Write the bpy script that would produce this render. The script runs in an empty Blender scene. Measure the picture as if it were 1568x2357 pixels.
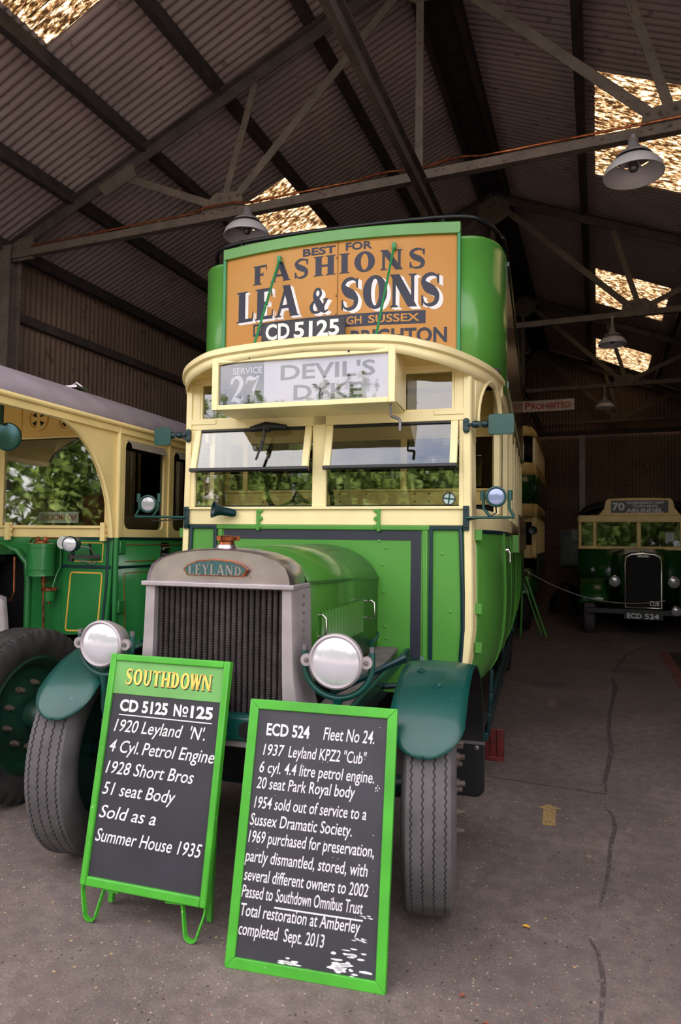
import bpy, bmesh, math, random
from mathutils import Vector, Matrix
random.seed(7)
R = math.radians
S = bpy.context.scene
COL = S.collection

# ---------------------------------------------------------------- camera, world, sun, exposure
cam_d = bpy.data.cameras.new('camera')
cam_d.sensor_fit = 'VERTICAL'
cam_d.sensor_height = 36.0
cam_d.sensor_width = 24.0
cam_d.lens = 1540.0 / 2357.0 * 36.0
cam_d.clip_start = 0.05
cam_d.dof.use_dof = True
cam_d.dof.focus_distance = 3.75
cam_d.dof.aperture_fstop = 2.8
cam = bpy.data.objects.new('camera', cam_d)
COL.objects.link(cam)
S.camera = cam
_yaw, _pitch, _roll = R(21.0), math.atan(65.5 / 1540.0), R(0.7)
_f = Vector((-math.sin(_yaw) * math.cos(_pitch), math.cos(_yaw) * math.cos(_pitch), math.sin(_pitch)))
_r0 = Vector((math.cos(_yaw), math.sin(_yaw), 0))
_u0 = _r0.cross(_f)
_r = _r0 * math.cos(_roll) + _u0 * math.sin(_roll)
_u = _r.cross(_f)
cam.matrix_world = Matrix(((_r.x, _u.x, -_f.x, 0), (_r.y, _u.y, -_f.y, 0), (_r.z, _u.z, -_f.z, 1.5), (0, 0, 0, 1)))

S.view_settings.view_transform = 'Standard'
S.view_settings.look = 'None'
S.view_settings.gamma = 1.0
S.view_settings.use_curve_mapping = False
S.view_settings.exposure = 0.0

W = bpy.data.worlds.new('sky')
S.world = W
W.use_nodes = True
nt = W.node_tree
nt.nodes.clear()
wo = nt.nodes.new('ShaderNodeOutputWorld')
bg = nt.nodes.new('ShaderNodeBackground')
tc = nt.nodes.new('ShaderNodeTexCoord')
mp = nt.nodes.new('ShaderNodeMapping')
mp.inputs['Scale'].default_value = (1.0, 1.0, 1.9)
nz = nt.nodes.new('ShaderNodeTexNoise')
nz.inputs['Scale'].default_value = 2.3
nz.inputs['Detail'].default_value = 6.0
nz.inputs['Roughness'].default_value = 0.55
cr = nt.nodes.new('ShaderNodeValToRGB')
cr.color_ramp.elements[0].position = 0.3
cr.color_ramp.elements[0].color = (0.2, 0.31, 0.58, 1)
cr.color_ramp.elements[1].position = 0.47
cr.color_ramp.elements[1].color = (1.0, 0.95, 0.97, 1)
e = cr.color_ramp.elements.new(0.38)
e.color = (0.66, 0.67, 0.8, 1)
nt.links.new(tc.outputs['Generated'], mp.inputs['Vector'])
nt.links.new(mp.outputs[0], nz.inputs['Vector'])
nt.links.new(nz.outputs['Fac'], cr.inputs[0])
nt.links.new(cr.outputs[0], bg.inputs['Color'])
bg.inputs['Strength'].default_value = 3.2
nt.links.new(bg.outputs[0], wo.inputs['Surface'])

sun_d = bpy.data.lights.new('sun', 'SUN')
sun_d.energy = 15.0
sun_d.angle = R(1.0)
sun_d.color = (1.0, 0.93, 0.82)
sun = bpy.data.objects.new('sun', sun_d)
COL.objects.link(sun)
sun.rotation_euler = (R(-42), 0, R(-25))     # from behind the shed, high: falls on the roof only

# ---------------------------------------------------------------- materials
def lin(c):
    return c / 12.92 if c <= 0.04045 else ((c + 0.055) / 1.055) ** 2.4
def rgb(r, g, b):
    return (lin(r / 255.0), lin(g / 255.0), lin(b / 255.0), 1.0)
def mat(name, col, rough=0.5, metal=0.0, var=0.12, scale=6.0, bump=0.0, bscale=60.0, col2=None, spots=None, coat=0.0, spec=0.5):
    """procedural paint or metal: base colour with mottling, optional second colour patches and small spots"""
    m = bpy.data.materials.new(name)
    m.use_nodes = True
    n = m.node_tree
    b = n.nodes['Principled BSDF']
    b.inputs['Roughness'].default_value = rough
    b.inputs['Metallic'].default_value = metal
    b.inputs['Coat Weight'].default_value = coat
    b.inputs['Coat Roughness'].default_value = 0.12
    b.inputs['Specular IOR Level'].default_value = spec
    t = n.nodes.new('ShaderNodeTexCoord')
    no = n.nodes.new('ShaderNodeTexNoise')
    no.inputs['Scale'].default_value = scale
    no.inputs['Detail'].default_value = 5.0
    n.links.new(t.outputs['Object'], no.inputs['Vector'])
    r = n.nodes.new('ShaderNodeValToRGB')
    r.color_ramp.elements[0].position = 0.3
    r.color_ramp.elements[1].position = 0.7
    c2 = col2 or tuple(max(0.0, c * (1 - 2 * var)) for c in col[:3]) + (1,)
    c1 = col if col2 else tuple(min(1.0, c * (1 + var)) for c in col[:3]) + (1,)
    r.color_ramp.elements[0].color = c2
    r.color_ramp.elements[1].color = c1
    n.links.new(no.outputs['Fac'], r.inputs[0])
    out = r.outputs[0]
    if spots:
        sc, amt, sc_col = spots
        no2 = n.nodes.new('ShaderNodeTexNoise')
        no2.inputs['Scale'].default_value = sc
        no2.inputs['Detail'].default_value = 3.0
        n.links.new(t.outputs['Object'], no2.inputs['Vector'])
        r2 = n.nodes.new('ShaderNodeValToRGB')
        r2.color_ramp.elements[0].position = amt
        r2.color_ramp.elements[1].position = amt + 0.04
        n.links.new(no2.outputs['Fac'], r2.inputs[0])
        mx = n.nodes.new('ShaderNodeMix')
        mx.data_type = 'RGBA'
        mx.inputs['B'].default_value = sc_col
        n.links.new(r2.outputs[0], mx.inputs['Factor'])
        n.links.new(out, mx.inputs['A'])
        out = mx.outputs['Result']
    n.links.new(out, b.inputs['Base Color'])
    if bump:
        no3 = n.nodes.new('ShaderNodeTexNoise')
        no3.inputs['Scale'].default_value = bscale
        no3.inputs['Detail'].default_value = 4.0
        n.links.new(t.outputs['Object'], no3.inputs['Vector'])
        bp = n.nodes.new('ShaderNodeBump')
        bp.inputs['Strength'].default_value = bump
        bp.inputs['Distance'].default_value = 0.01
        n.links.new(no3.outputs['Fac'], bp.inputs['Height'])
        n.links.new(bp.outputs[0], b.inputs['Normal'])
    return m
def glass_mat(name, tint=(0.75, 0.8, 0.72, 1), refl=1.0):
    m = bpy.data.materials.new(name)
    m.use_nodes = True
    n = m.node_tree
    n.nodes.remove(n.nodes['Principled BSDF'])
    o = n.nodes['Material Output']
    tr = n.nodes.new('ShaderNodeBsdfTransparent')
    tr.inputs[0].default_value = tint
    gl = n.nodes.new('ShaderNodeBsdfGlossy')
    gl.inputs['Roughness'].default_value = 0.01
    gl.inputs['Color'].default_value = (1, 1, 1, 1)
    no = n.nodes.new('ShaderNodeTexNoise')
    no.inputs['Scale'].default_value = 3.0
    bp = n.nodes.new('ShaderNodeBump')
    bp.inputs['Strength'].default_value = 0.04
    bp.inputs['Distance'].default_value = 0.01
    n.links.new(no.outputs['Fac'], bp.inputs['Height'])
    n.links.new(bp.outputs[0], gl.inputs['Normal'])
    fr = n.nodes.new('ShaderNodeFresnel')
    fr.inputs['IOR'].default_value = 1.5
    mu = n.nodes.new('ShaderNodeMath')
    mu.operation = 'MULTIPLY'
    mu.inputs[1].default_value = 2.2 * refl
    mu.use_clamp = True
    n.links.new(fr.outputs[0], mu.inputs[0])
    mx = n.nodes.new('ShaderNodeMixShader')
    n.links.new(mu.outputs[0], mx.inputs[0])
    n.links.new(tr.outputs[0], mx.inputs[1])
    n.links.new(gl.outputs[0], mx.inputs[2])
    n.links.new(mx.outputs[0], o.inputs['Surface'])
    return m

M = {}
M['green'] = mat('bus_green_paint', rgb(84, 152, 62), 0.32, var=0.06, scale=2.5, coat=0.3, spots=(38, 0.74, rgb(120, 165, 110)))
M['green_dk'] = mat('mid_green_paint', rgb(38, 118, 58), 0.3, var=0.08, scale=2.5, coat=0.35)
M['bottle'] = mat('bottle_green_paint', rgb(22, 76, 30), 0.25, var=0.12, scale=2.5, coat=0.5)
M['teal'] = mat('dark_teal_paint', rgb(7, 72, 65), 0.38, var=0.12, scale=5, coat=0.2, spots=(30, 0.72, rgb(50, 110, 100)))
M['tealblack'] = mat('blue_black_teal_paint', rgb(10, 48, 54), 0.35, var=0.1)
M['cream'] = mat('cream_paint', rgb(248, 232, 176), 0.4, var=0.05, scale=4, coat=0.15, spots=(26, 0.75, rgb(225, 205, 150)))
M['cream_old'] = mat('deep_cream_paint', rgb(236, 202, 124), 0.4, var=0.06, scale=4, coat=0.2)
M['ochre'] = mat('canopy_shade_ochre', rgb(228, 190, 110), 0.45, var=0.06, scale=4)  # cream paint; ochre put in for canopy shade and bounced light
M['cream_left'] = mat('shaded_cream_paint', rgb(238, 214, 148), 0.42, var=0.05, scale=4)  # the bus cream, darkened because the left-hand bus gets less light
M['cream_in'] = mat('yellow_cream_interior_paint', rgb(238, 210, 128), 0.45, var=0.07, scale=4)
M['underside'] = mat('black_underside', rgb(24, 24, 26), 0.5, var=0.2, scale=12)
M['frame_black'] = mat('black_lining_paint', rgb(44, 46, 60), 0.45, var=0.06)
M['black'] = mat('black_paint', rgb(22, 22, 24), 0.4, var=0.15)
M['soot'] = mat('oily_black_metal', rgb(20, 20, 22), 0.55, var=0.3, scale=14)
M['rubber'] = mat('worn_tyre_rubber', rgb(88, 84, 86), 0.85, var=0.14, scale=10, bump=0.15, bscale=120, spots=(60, 0.72, rgb(60, 56, 56)))
M['rubber_dk'] = mat('dark_tyre_rubber', rgb(54, 51, 51), 0.8, var=0.25, scale=10, bump=0.2, bscale=90)
M['alloy'] = mat('polished_dull_aluminium', rgb(196, 186, 190), 0.27, 0.95, var=0.1, scale=9, bump=0.04, bscale=30, spots=(24, 0.72, rgb(140, 110, 100)))
M['alloy_flat'] = mat('weathered_aluminium', rgb(176, 166, 170), 0.5, 0.5, var=0.08, scale=9, spots=(16, 0.74, rgb(140, 100, 90)))
M['chrome'] = mat('chrome', rgb(225, 222, 220), 0.14, 1.0, var=0.04)
M['brass'] = mat('tarnished_copper', rgb(165, 95, 60), 0.4, 0.8, var=0.3, scale=20)
M['core'] = mat('radiator_tube_dark', rgb(66, 58, 58), 0.55, 0.25, var=0.25, scale=12)
M['core_back'] = mat('radiator_void', rgb(14, 13, 15), 0.8)
M['wood_grey'] = mat('weathered_grey_timber', rgb(120, 112, 108), 0.8, var=0.15, scale=8)
M['orange'] = mat('painted_orange_advert', rgb(198, 144, 72), 0.5, var=0.05, scale=2.5, col2=rgb(196, 132, 46), spots=(20, 0.73, rgb(185, 130, 70)))
M['navy'] = mat('navy_lettering', rgb(40, 42, 62), 0.5, var=0.06)
M['white'] = mat('white_paint', rgb(240, 238, 240), 0.5, var=0.03)
M['offwhite'] = mat('off_white_blind', rgb(228, 226, 232), 0.5, var=0.03)
M['blind_grey'] = mat('grey_blind', rgb(120, 116, 120), 0.5, var=0.05)
M['blind_black'] = mat('black_blind_lettering', rgb(42, 42, 46), 0.5, var=0.05)
M['plate_black'] = mat('black_number_plate', rgb(32, 32, 40), 0.4, var=0.05)
M['lime'] = mat('lime_green_board_paint', rgb(72, 168, 46), 0.42, var=0.1, scale=7, coat=0.15, spots=(55, 0.73, rgb(190, 220, 170)))
M['board'] = mat('blackboard_paint', rgb(56, 54, 62), 0.55, var=0.12, scale=5, spots=(70, 0.78, rgb(130, 126, 134)))
M['chalk'] = mat('white_signwriting', rgb(232, 226, 232), 0.7, var=0.06, scale=60)
M['header'] = mat('header_green', rgb(108, 168, 92), 0.4, var=0.08)
M['gold'] = mat('gold_lettering', rgb(250, 205, 100), 0.4, var=0.06)
M['maroon'] = mat('maroon_paint', rgb(100, 26, 26), 0.45, var=0.25, scale=20, spots=(50, 0.7, rgb(150, 100, 95)))
M['red_letter'] = mat('red_lettering', rgb(180, 36, 40), 0.5)
M['sign_white'] = mat('sign_white', rgb(225, 200, 185), 0.5)
M['lining'] = mat('yellow_lining', rgb(222, 176, 70), 0.45)
M['canvas'] = mat('grey_roof_canvas', rgb(150, 138, 146), 0.6, var=0.08, scale=5)
M['steel'] = mat('rusty_painted_steel', rgb(98, 86, 76), 0.75, var=0.15, scale=6, bump=0.1, spots=(34, 0.63, rgb(72, 42, 30)))
M['steel_dk'] = mat('dark_rusty_steel', rgb(74, 64, 60), 0.8, var=0.2, scale=6, spots=(30, 0.64, rgb(60, 40, 32)))
M['timber_dk'] = mat('dark_stained_timber', rgb(52, 44, 42), 0.85, var=0.25, scale=8)
M['enamel'] = mat('grey_white_enamel', rgb(205, 200, 204), 0.35, var=0.06)
M['enamel_out'] = mat('grey_enamel', rgb(140, 134, 134), 0.45, var=0.1)
M['brick'] = None
M['seat'] = mat('brown_seat_cloth', rgb(150, 72, 52), 0.8, var=0.25, scale=30)
M['panelside'] = mat('streaked_brown_panel', rgb(96, 66, 58), 0.25, var=0.35, scale=3, coat=0.6)
M['leafyellow'] = mat('yellow_leaf', rgb(235, 175, 60), 0.6)
M['cordwhite'] = mat('pale_rope', rgb(190, 186, 184), 0.7)
M['pale'] = mat('pale_notice_paper', rgb(205, 205, 205), 0.6)
M['steelgrey'] = mat('grey_steel', rgb(130, 126, 130), 0.35, 0.7, var=0.1)
M['glass'] = glass_mat('window_glass', (0.9, 0.92, 0.88, 1))
M['glass_low'] = glass_mat('low_reflection_glass', (0.8, 0.82, 0.78, 1), 0.38)  # reflection strength lowered so that mirrored trees look darker
M['glass_dk'] = glass_mat('dark_window_glass', (0.72, 0.74, 0.7, 1), 0.8)
M['glass_clear'] = glass_mat('clear_cover_glass', (0.95, 0.95, 0.97, 1), 0.8)

def lens_mat(name, col, emboss=40.0):
    m = mat(name, col, 0.12, 0.3, var=0.04, coat=0.8, bump=0.0)
    return m
M['lens'] = lens_mat('frosted_lamp_glass', rgb(214, 212, 220))
M['lens_clear'] = lens_mat('lamp_glass', rgb(170, 170, 176))
M['lens_blue'] = lens_mat('blue_lamp_glass', rgb(150, 162, 205))
M['mirror_glass'] = mat('mirror_disc', rgb(60, 96, 104), 0.12, 0.6, var=0.15)

# ---------------------------------------------------------------- mesh helpers
class MB:
    def __init__(s):
        s.bm = bmesh.new()
        s.n = 0
    def face(s, pts):
        vs = [s.bm.verts.new(p) for p in pts]
        try:
            s.bm.faces.new(vs)
        except ValueError:
            pass
        return s
    def box(s, x0, x1, y0, y1, z0, z1, mt=None):
        vs = [Vector((x, y, z)) for z in (z0, z1) for y in (y0, y1) for x in (x0, x1)]
        if mt is not None:
            vs = [mt @ v for v in vs]
        v = [s.bm.verts.new(p) for p in vs]
        for q in ((0, 2, 3, 1), (4, 5, 7, 6), (0, 1, 5, 4), (2, 6, 7, 3), (0, 4, 6, 2), (1, 3, 7, 5)):
            s.bm.faces.new([v[i] for i in q])
        return s
    def bar(s, p0, p1, w, h, up=(0, 0, 1)):
        """rectangular bar from p0 to p1, w across, h along 'up'"""
        p0, p1, up = Vector(p0), Vector(p1), Vector(up)
        d = p1 - p0
        L = d.length
        d.normalize()
        a = d.cross(up)
        if a.length < 1e-5:
            a = d.cross(Vector((1, 0, 0)))
        a.normalize()
        b = a.cross(d)
        vs = []
        for t in (0, L):
            for sx, sz in ((-1, -1), (1, -1), (1, 1), (-1, 1)):
                vs.append(s.bm.verts.new(p0 + d * t + a * (sx * w / 2) + b * (sz * h / 2)))
        s.bm.faces.new(vs[0:4][::-1])
        s.bm.faces.new(vs[4:8])
        for i in range(4):
            j = (i + 1) % 4
            s.bm.faces.new((vs[i], vs[j], vs[4 + j], vs[4 + i]))
        return s
    def tube(s, pts, r, n=8, closed=False, caps=True):
        pts = [Vector(p) for p in pts]
        k = len(pts)
        rings = []
        prev = None
        for i, p in enumerate(pts):
            if closed:
                t = pts[(i + 1) % k] - pts[i - 1]
            else:
                t = pts[min(i + 1, k - 1)] - pts[max(i - 1, 0)]
            t.normalize()
            if prev is None:
                a = t.cross(Vector((0, 0, 1)))
                if a.length < 1e-3:
                    a = t.cross(Vector((1, 0, 0)))
            else:
                a = prev - t * prev.dot(t)
            a.normalize()
            prev = a
            b = t.cross(a)
            rr = r[i] if isinstance(r, (list, tuple)) else r
            rings.append([s.bm.verts.new(p + (a * math.cos(2 * math.pi * j / n) + b * math.sin(2 * math.pi * j / n)) * rr) for j in range(n)])
        m = k if closed else k - 1
        for i in range(m):
            A, B = rings[i], rings[(i + 1) % k]
            for j in range(n):
                s.bm.faces.new((A[j], A[(j + 1) % n], B[(j + 1) % n], B[j]))
        if caps and not closed:
            s.bm.faces.new(rings[0][::-1])
            s.bm.faces.new(rings[-1])
        return s
    def cyl(s, p0, p1, r0, r1=None, n=16):
        r1 = r0 if r1 is None else r1
        return s.tube([p0, p1], [r0, r1], n)
    def lathe(s, prof, o, axis, n=24, caps=False):
        """prof: list of (radius, height along axis)"""
        o, ax = Vector(o), Vector(axis).normalized()
        a = ax.cross(Vector((0, 0, 1)))
        if a.length < 1e-3:
            a = Vector((1, 0, 0))
        a.normalize()
        b = ax.cross(a)
        rings = []
        for r, h in prof:
            if r < 1e-6:
                rings.append([s.bm.verts.new(o + ax * h)])
            else:
                rings.append([s.bm.verts.new(o + ax * h + (a * math.cos(2 * math.pi * j / n) + b * math.sin(2 * math.pi * j / n)) * r) for j in range(n)])
        for A, B in zip(rings, rings[1:]):
            for j in range(n):
                j2 = (j + 1) % n
                if len(A) == 1 and len(B) == 1:
                    continue
                if len(A) == 1:
                    s.bm.faces.new((A[0], B[j2], B[j]))
                elif len(B) == 1:
                    s.bm.faces.new((A[j], A[j2], B[0]))
                else:
                    s.bm.faces.new((A[j], A[j2], B[j2], B[j]))
        if caps:
            for A in (rings[0], rings[-1]):
                if len(A) > 2:
                    s.bm.faces.new(A)
        return s
    def prism(s, pts, axis, a, b):
        """polygon extruded along an axis from a to b. axis y: pts are (x,z); x: (y,z); z: (x,y)"""
        def P(p, t):
            return {'y': (p[0], t, p[1]), 'x': (t, p[0], p[1]), 'z': (p[0], p[1], t)}[axis]
        A = [s.bm.verts.new(P(p, a)) for p in pts]
        B = [s.bm.verts.new(P(p, b)) for p in pts]
        n = len(pts)
        s.bm.faces.new(A)
        s.bm.faces.new(B[::-1])
        for i in range(n):
            j = (i + 1) % n
            s.bm.faces.new((A[i], B[i], B[j], A[j]))
        return s
    def sheet(s, rows, closed=False):
        V = [[s.bm.verts.new(p) for p in r] for r in rows]
        for A, B in zip(V, V[1:]):
            n = len(A)
            for j in range(n if closed else n - 1):
                s.bm.faces.new((A[j], A[(j + 1) % n], B[(j + 1) % n], B[j]))
        return s
    def frame(s, x0, x1, z0, z1, w, y0, y1, wt=None, wb=None):
        """rectangular picture frame in an xz plane, outer bounds given, member width w"""
        wt = w if wt is None else wt
        wb = w if wb is None else wb
        s.box(x0, x0 + w, y0, y1, z0, z1)
        s.box(x1 - w, x1, y0, y1, z0, z1)
        s.box(x0 + w, x1 - w, y0, y1, z1 - wt, z1)
        s.box(x0 + w, x1 - w, y0, y1, z0, z0 + wb)
        return s

def obj(name, mb, m, parent=None, smooth=None, bevel=0.0, solid=0.0, seg=2):
    bm = mb.bm if isinstance(mb, MB) else mb
    bmesh.ops.recalc_face_normals(bm, faces=bm.faces)
    me = bpy.data.meshes.new(name)
    bm.to_mesh(me)
    bm.free()
    if m is not None:
        me.materials.append(m if not isinstance(m, str) else M[m])
    if smooth is not None:
        me.polygons.foreach_set('use_smooth', [True] * len(me.polygons))
        me.set_sharp_from_angle(angle=R(smooth))
    o = bpy.data.objects.new(name, me)
    COL.objects.link(o)
    if parent is not None:
        o.parent = parent
    if solid:
        md = o.modifiers.new('thickness', 'SOLIDIFY')
        md.thickness = solid
        md.offset = 0
    if bevel:
        md = o.modifiers.new('edge', 'BEVEL')
        md.width = bevel
        md.segments = seg
        md.limit_method = 'ANGLE'
        md.angle_limit = R(35)
        if smooth is None:
            me.polygons.foreach_set('use_smooth', [True] * len(me.polygons))
            me.set_sharp_from_angle(angle=R(30))
    return o
def obj_each(name, mb, m, parent=None, smooth=None, bevel=0.0, solid=0.0):
    """every loose piece of the mesh becomes an object of its own"""
    bm = mb.bm
    seen, out = set(), []
    bm.verts.index_update()
    for v0 in bm.verts:
        if v0.index in seen:
            continue
        stack, isl = [v0], []
        seen.add(v0.index)
        while stack:
            v = stack.pop()
            isl.append(v)
            for e_ in v.link_edges:
                w_ = e_.other_vert(v)
                if w_.index not in seen:
                    seen.add(w_.index)
                    stack.append(w_)
        n2 = MB()
        mp_ = {v: n2.bm.verts.new(v.co) for v in isl}
        for f in {f for v in isl for f in v.link_faces}:
            n2.bm.faces.new([mp_[v] for v in f.verts])
        out.append(obj(name, n2, m, parent, smooth, bevel, solid))
    bm.free()
    return out
def thing(name, label, cat, loc=(0, 0, 0), rz=0.0, group=None):
    o = bpy.data.objects.new(name, None)
    o.empty_display_size = 0.2
    COL.objects.link(o)
    o.location = loc
    o.rotation_euler = (0, 0, R(rz))
    o['label'] = label
    o['category'] = cat
    if group:
        o['group'] = group
    return o
def tag(o, label, cat, group=None):
    o['label'] = label
    o['category'] = cat
    if group:
        o['group'] = group
    return o
def struct(name, mb, m, **k):
    o = obj(name, mb, m, **k)
    o['kind'] = 'structure'
    return o
def lab(o, text):
    o['label'] = text
    return o

# ---------------------------------------------------------------- lettering
def raw_text(s, bold=0.0, shear=0.0, spacing=1.0):
    c = bpy.data.curves.new('lettering', 'FONT')
    c.body = s
    c.size = 1.0
    c.shear = shear
    c.offset = bold
    c.space_character = spacing
    c.resolution_u = 3
    c.fill_mode = 'BOTH'
    o = bpy.data.objects.new('lettering', c)
    COL.objects.link(o)
    dg = bpy.context.evaluated_depsgraph_get()
    dg.update()
    me = bpy.data.meshes.new_from_object(o.evaluated_get(dg))
    bpy.data.objects.remove(o)
    bpy.data.curves.remove(c)
    return me
CAP = 0.0
_h = raw_text('H')
CAP = max(v.co.y for v in _h.vertices)
def text(s, x0, z0, w, cap, y, m, parent, bold=0.01, shear=0.0, spacing=1.0, thick=0.0, mirror=False, name='lettering', slope=0.0, mt=None, axis='xz'):
    """lettering on an xz plane at depth y: left edge x0, baseline z0, total width w, capital height cap"""
    me = raw_text(s, bold, shear, spacing)
    xs = [v.co.x for v in me.vertices]
    a, b = min(xs), max(xs)
    kx, kz = w / (b - a), cap / CAP
    raw = [v.co.x - shear * v.co.y for v in me.vertices]
    for v in me.vertices:
        x = (v.co.x - a) * kx
        z = v.co.y * kz
        if mirror:
            x = w - x
        p = Vector((x0 + x, y, z0 + z + slope * x)) if axis == 'xz' else Vector((y, x0 + x, z0 + z))
        v.co = mt @ p if mt is not None else p
    # one mesh per word: split where the gap between letters is a word space
    spans = []
    for pl in me.polygons:
        us = [raw[i] for i in pl.vertices]
        spans.append((min(us), max(us), pl.index))
    spans.sort()
    groups, end = [], None
    for a_, b_, i in spans:
        if end is None or a_ - end > 0.17:
            groups.append([])
            end = b_
        groups[-1].append(i)
        end = max(end, b_)
    first = None
    for g in groups:
        mb = MB()
        mp_ = {}
        for i in g:
            vs = []
            for vi in me.polygons[i].vertices:
                if vi not in mp_:
                    mp_[vi] = mb.bm.verts.new(me.vertices[vi].co)
                vs.append(mp_[vi])
            try:
                mb.bm.faces.new(vs)
            except ValueError:
                pass
        o = obj(name, mb, m, parent)
        first = first or o
    bpy.data.meshes.remove(me)
    return first

# thick-and-thin serif capitals, drawn as strokes on a unit-high em
def _spine(pts, sub=6):
    """smooth variable-width stroke; pts = (x, z, width)"""
    P = [Vector(p) for p in pts]
    out = []
    for i in range(len(P) - 1):
        p0, p1, p2, p3 = P[max(i - 1, 0)], P[i], P[i + 1], P[min(i + 2, len(P) - 1)]
        for k in range(sub):
            t = k / sub
            out.append(0.5 * ((2 * p1) + (p2 - p0) * t + (2 * p0 - 5 * p1 + 4 * p2 - p3) * t * t + (3 * p1 - p0 - 3 * p2 + p3) * t ** 3))
    out.append(P[-1])
    quads = []
    L = []
    for i, p in enumerate(out):
        a, b = out[max(i - 1, 0)], out[min(i + 1, len(out) - 1)]
        d = Vector((b.x - a.x, b.y - a.y))
        d.normalize()
        nrm = Vector((-d.y, d.x)) * (p.z / 2)
        L.append(((p.x + nrm.x, p.y + nrm.y), (p.x - nrm.x, p.y - nrm.y)))
    for u, v in zip(L, L[1:]):
        quads.append([u[0], v[0], v[1], u[1]])
    return quads
def _ring(cx, cz, rx, rz, thick, thin, n=28, a0=0, a1=360):
    q = []
    for i in range(n):
        t0, t1 = R(a0 + (a1 - a0) * i / n), R(a0 + (a1 - a0) * (i + 1) / n)
        def pt(t, inner):
            k = 1 if inner else 0
            return (cx + (rx - k * thick) * math.cos(t), cz + (rz - k * thin) * math.sin(t))
        q.append([pt(t0, 0), pt(t1, 0), pt(t1, 1), pt(t0, 1)])
    return q
def serif_glyph(ch, T=0.2, t=0.075, sf=0.06):
    Q = []
    def rect(x0, x1, z0, z1):
        Q.append([(x0, z0), (x1, z0), (x1, z1), (x0, z1)])
    def ser(x, z, w, up):         # serif bar with little bracket
        s = 1 if up else -1
        Q.append([(x - w / 2, z), (x + w / 2, z), (x + w / 2, z + s * 0.035), (x + w * 0.2, z + s * 0.075), (x - w * 0.2, z + s * 0.075), (x - w / 2, z + s * 0.035)])
    def stem(x, w=T, top=True, bot=True):
        rect(x - w / 2, x + w / 2, 0, 1)
        if top:
            ser(x, 1, w + 2 * sf + 0.05, False)
        if bot:
            ser(x, 0, w + 2 * sf + 0.05, True)
    def diag(x0, z0, x1, z1, w):
        Q.append([(x0 - w / 2, z0), (x0 + w / 2, z0), (x1 + w / 2, z1), (x1 - w / 2, z1)])
    def arm(x0, x1, z, up=0, th=None):
        th = th or t
        rect(x0, x1, z - th / 2, z + th / 2)
        if up:
            Q.append([(x1 - 0.05, z), (x1, z), (x1 + 0.01, z + up), (x1 - 0.02, z + up)])
    if ch == 'F':
        stem(0.2); arm(0.2, 0.66, 1 - t / 2, -0.22); arm(0.2, 0.5, 0.52); rect(0.47, 0.5, 0.42, 0.62); return Q, 0.7
    if ch == 'E':
        stem(0.2); arm(0.2, 0.66, 1 - t / 2, -0.22); arm(0.2, 0.52, 0.52); rect(0.49, 0.52, 0.42, 0.62); arm(0.2, 0.7, t / 2, 0.24); return Q, 0.74
    if ch == 'L':
        stem(0.2); arm(0.2, 0.68, t / 2, 0.26); return Q, 0.72
    if ch == 'I':
        stem(0.2); return Q, 0.4
    if ch == 'H':
        stem(0.2); stem(0.74); arm(0.2, 0.74, 0.5); return Q, 0.94
    if ch == 'T':
        stem(0.4, top=False); arm(0.05, 0.75, 1 - t / 2); rect(0.04, 0.08, 0.76, 1); rect(0.72, 0.76, 0.76, 1); return Q, 0.8
    if ch == 'D':
        stem(0.2); Q.extend(_ring(0.3, 0.5, 0.48, 0.5, T, t, 20, -90, 90)); rect(0.2, 0.3, 1 - t, 1); rect(0.2, 0.3, 0, t); return Q, 0.84
    if ch == 'O':
        Q.extend(_ring(0.45, 0.5, 0.43, 0.52, T, t)); return Q, 0.9
    if ch == 'U':
        rect(0.1, 0.1 + T, 0.35, 1); ser(0.2, 1, T + 0.17, False); rect(0.66, 0.66 + t, 0.35, 1); ser(0.7, 1, t + 0.15, False)
        Q.extend(_ring(0.42, 0.35, 0.32, 0.37, T * 0.8, t, 18, 180, 360)); return Q, 0.88
    if ch == 'N':
        stem(0.14, t, bot=True); stem(0.78, t); diag(0.78, 0, 0.16, 1, T * 1.1); return Q, 0.94
    if ch == 'A':
        diag(0.1, 0, 0.42, 1, t); diag(0.74, 0, 0.42, 1, T); arm(0.2, 0.64, 0.32); ser(0.1, 0, 0.26, True); ser(0.74, 0, 0.36, True); return Q, 0.86
    if ch == 'Y':
        rect(0.4 - T / 2, 0.4 + T / 2, 0, 0.46); ser(0.4, 0, T + 0.18, True); diag(0.4, 0.42, 0.12, 1, T); diag(0.42, 0.42, 0.7, 1, t); ser(0.12, 1, 0.34, False); ser(0.7, 1, 0.24, False); return Q, 0.8
    if ch == 'W':
        diag(0.3, 0, 0.1, 1, T); diag(0.3, 0, 0.52, 1, t); diag(0.74, 0, 0.52, 1, T); diag(0.74, 0, 0.96, 1, t); ser(0.1, 1, 0.32, False); ser(0.96, 1, 0.22, False); return Q, 1.04
    if ch == 'S':
        Q.extend(_spine([(0.62, 0.74, 0.05), (0.58, 0.9, 0.06), (0.4, 0.965, t), (0.2, 0.9, 0.13), (0.13, 0.74, 0.17), (0.26, 0.58, T), (0.44, 0.47, T), (0.58, 0.33, 0.18), (0.55, 0.13, 0.14), (0.36, 0.035, t), (0.17, 0.09, 0.06), (0.09, 0.28, 0.05)]))
        rect(0.6, 0.66, 0.68, 0.97); rect(0.06, 0.12, 0.03, 0.33); return Q, 0.74
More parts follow.
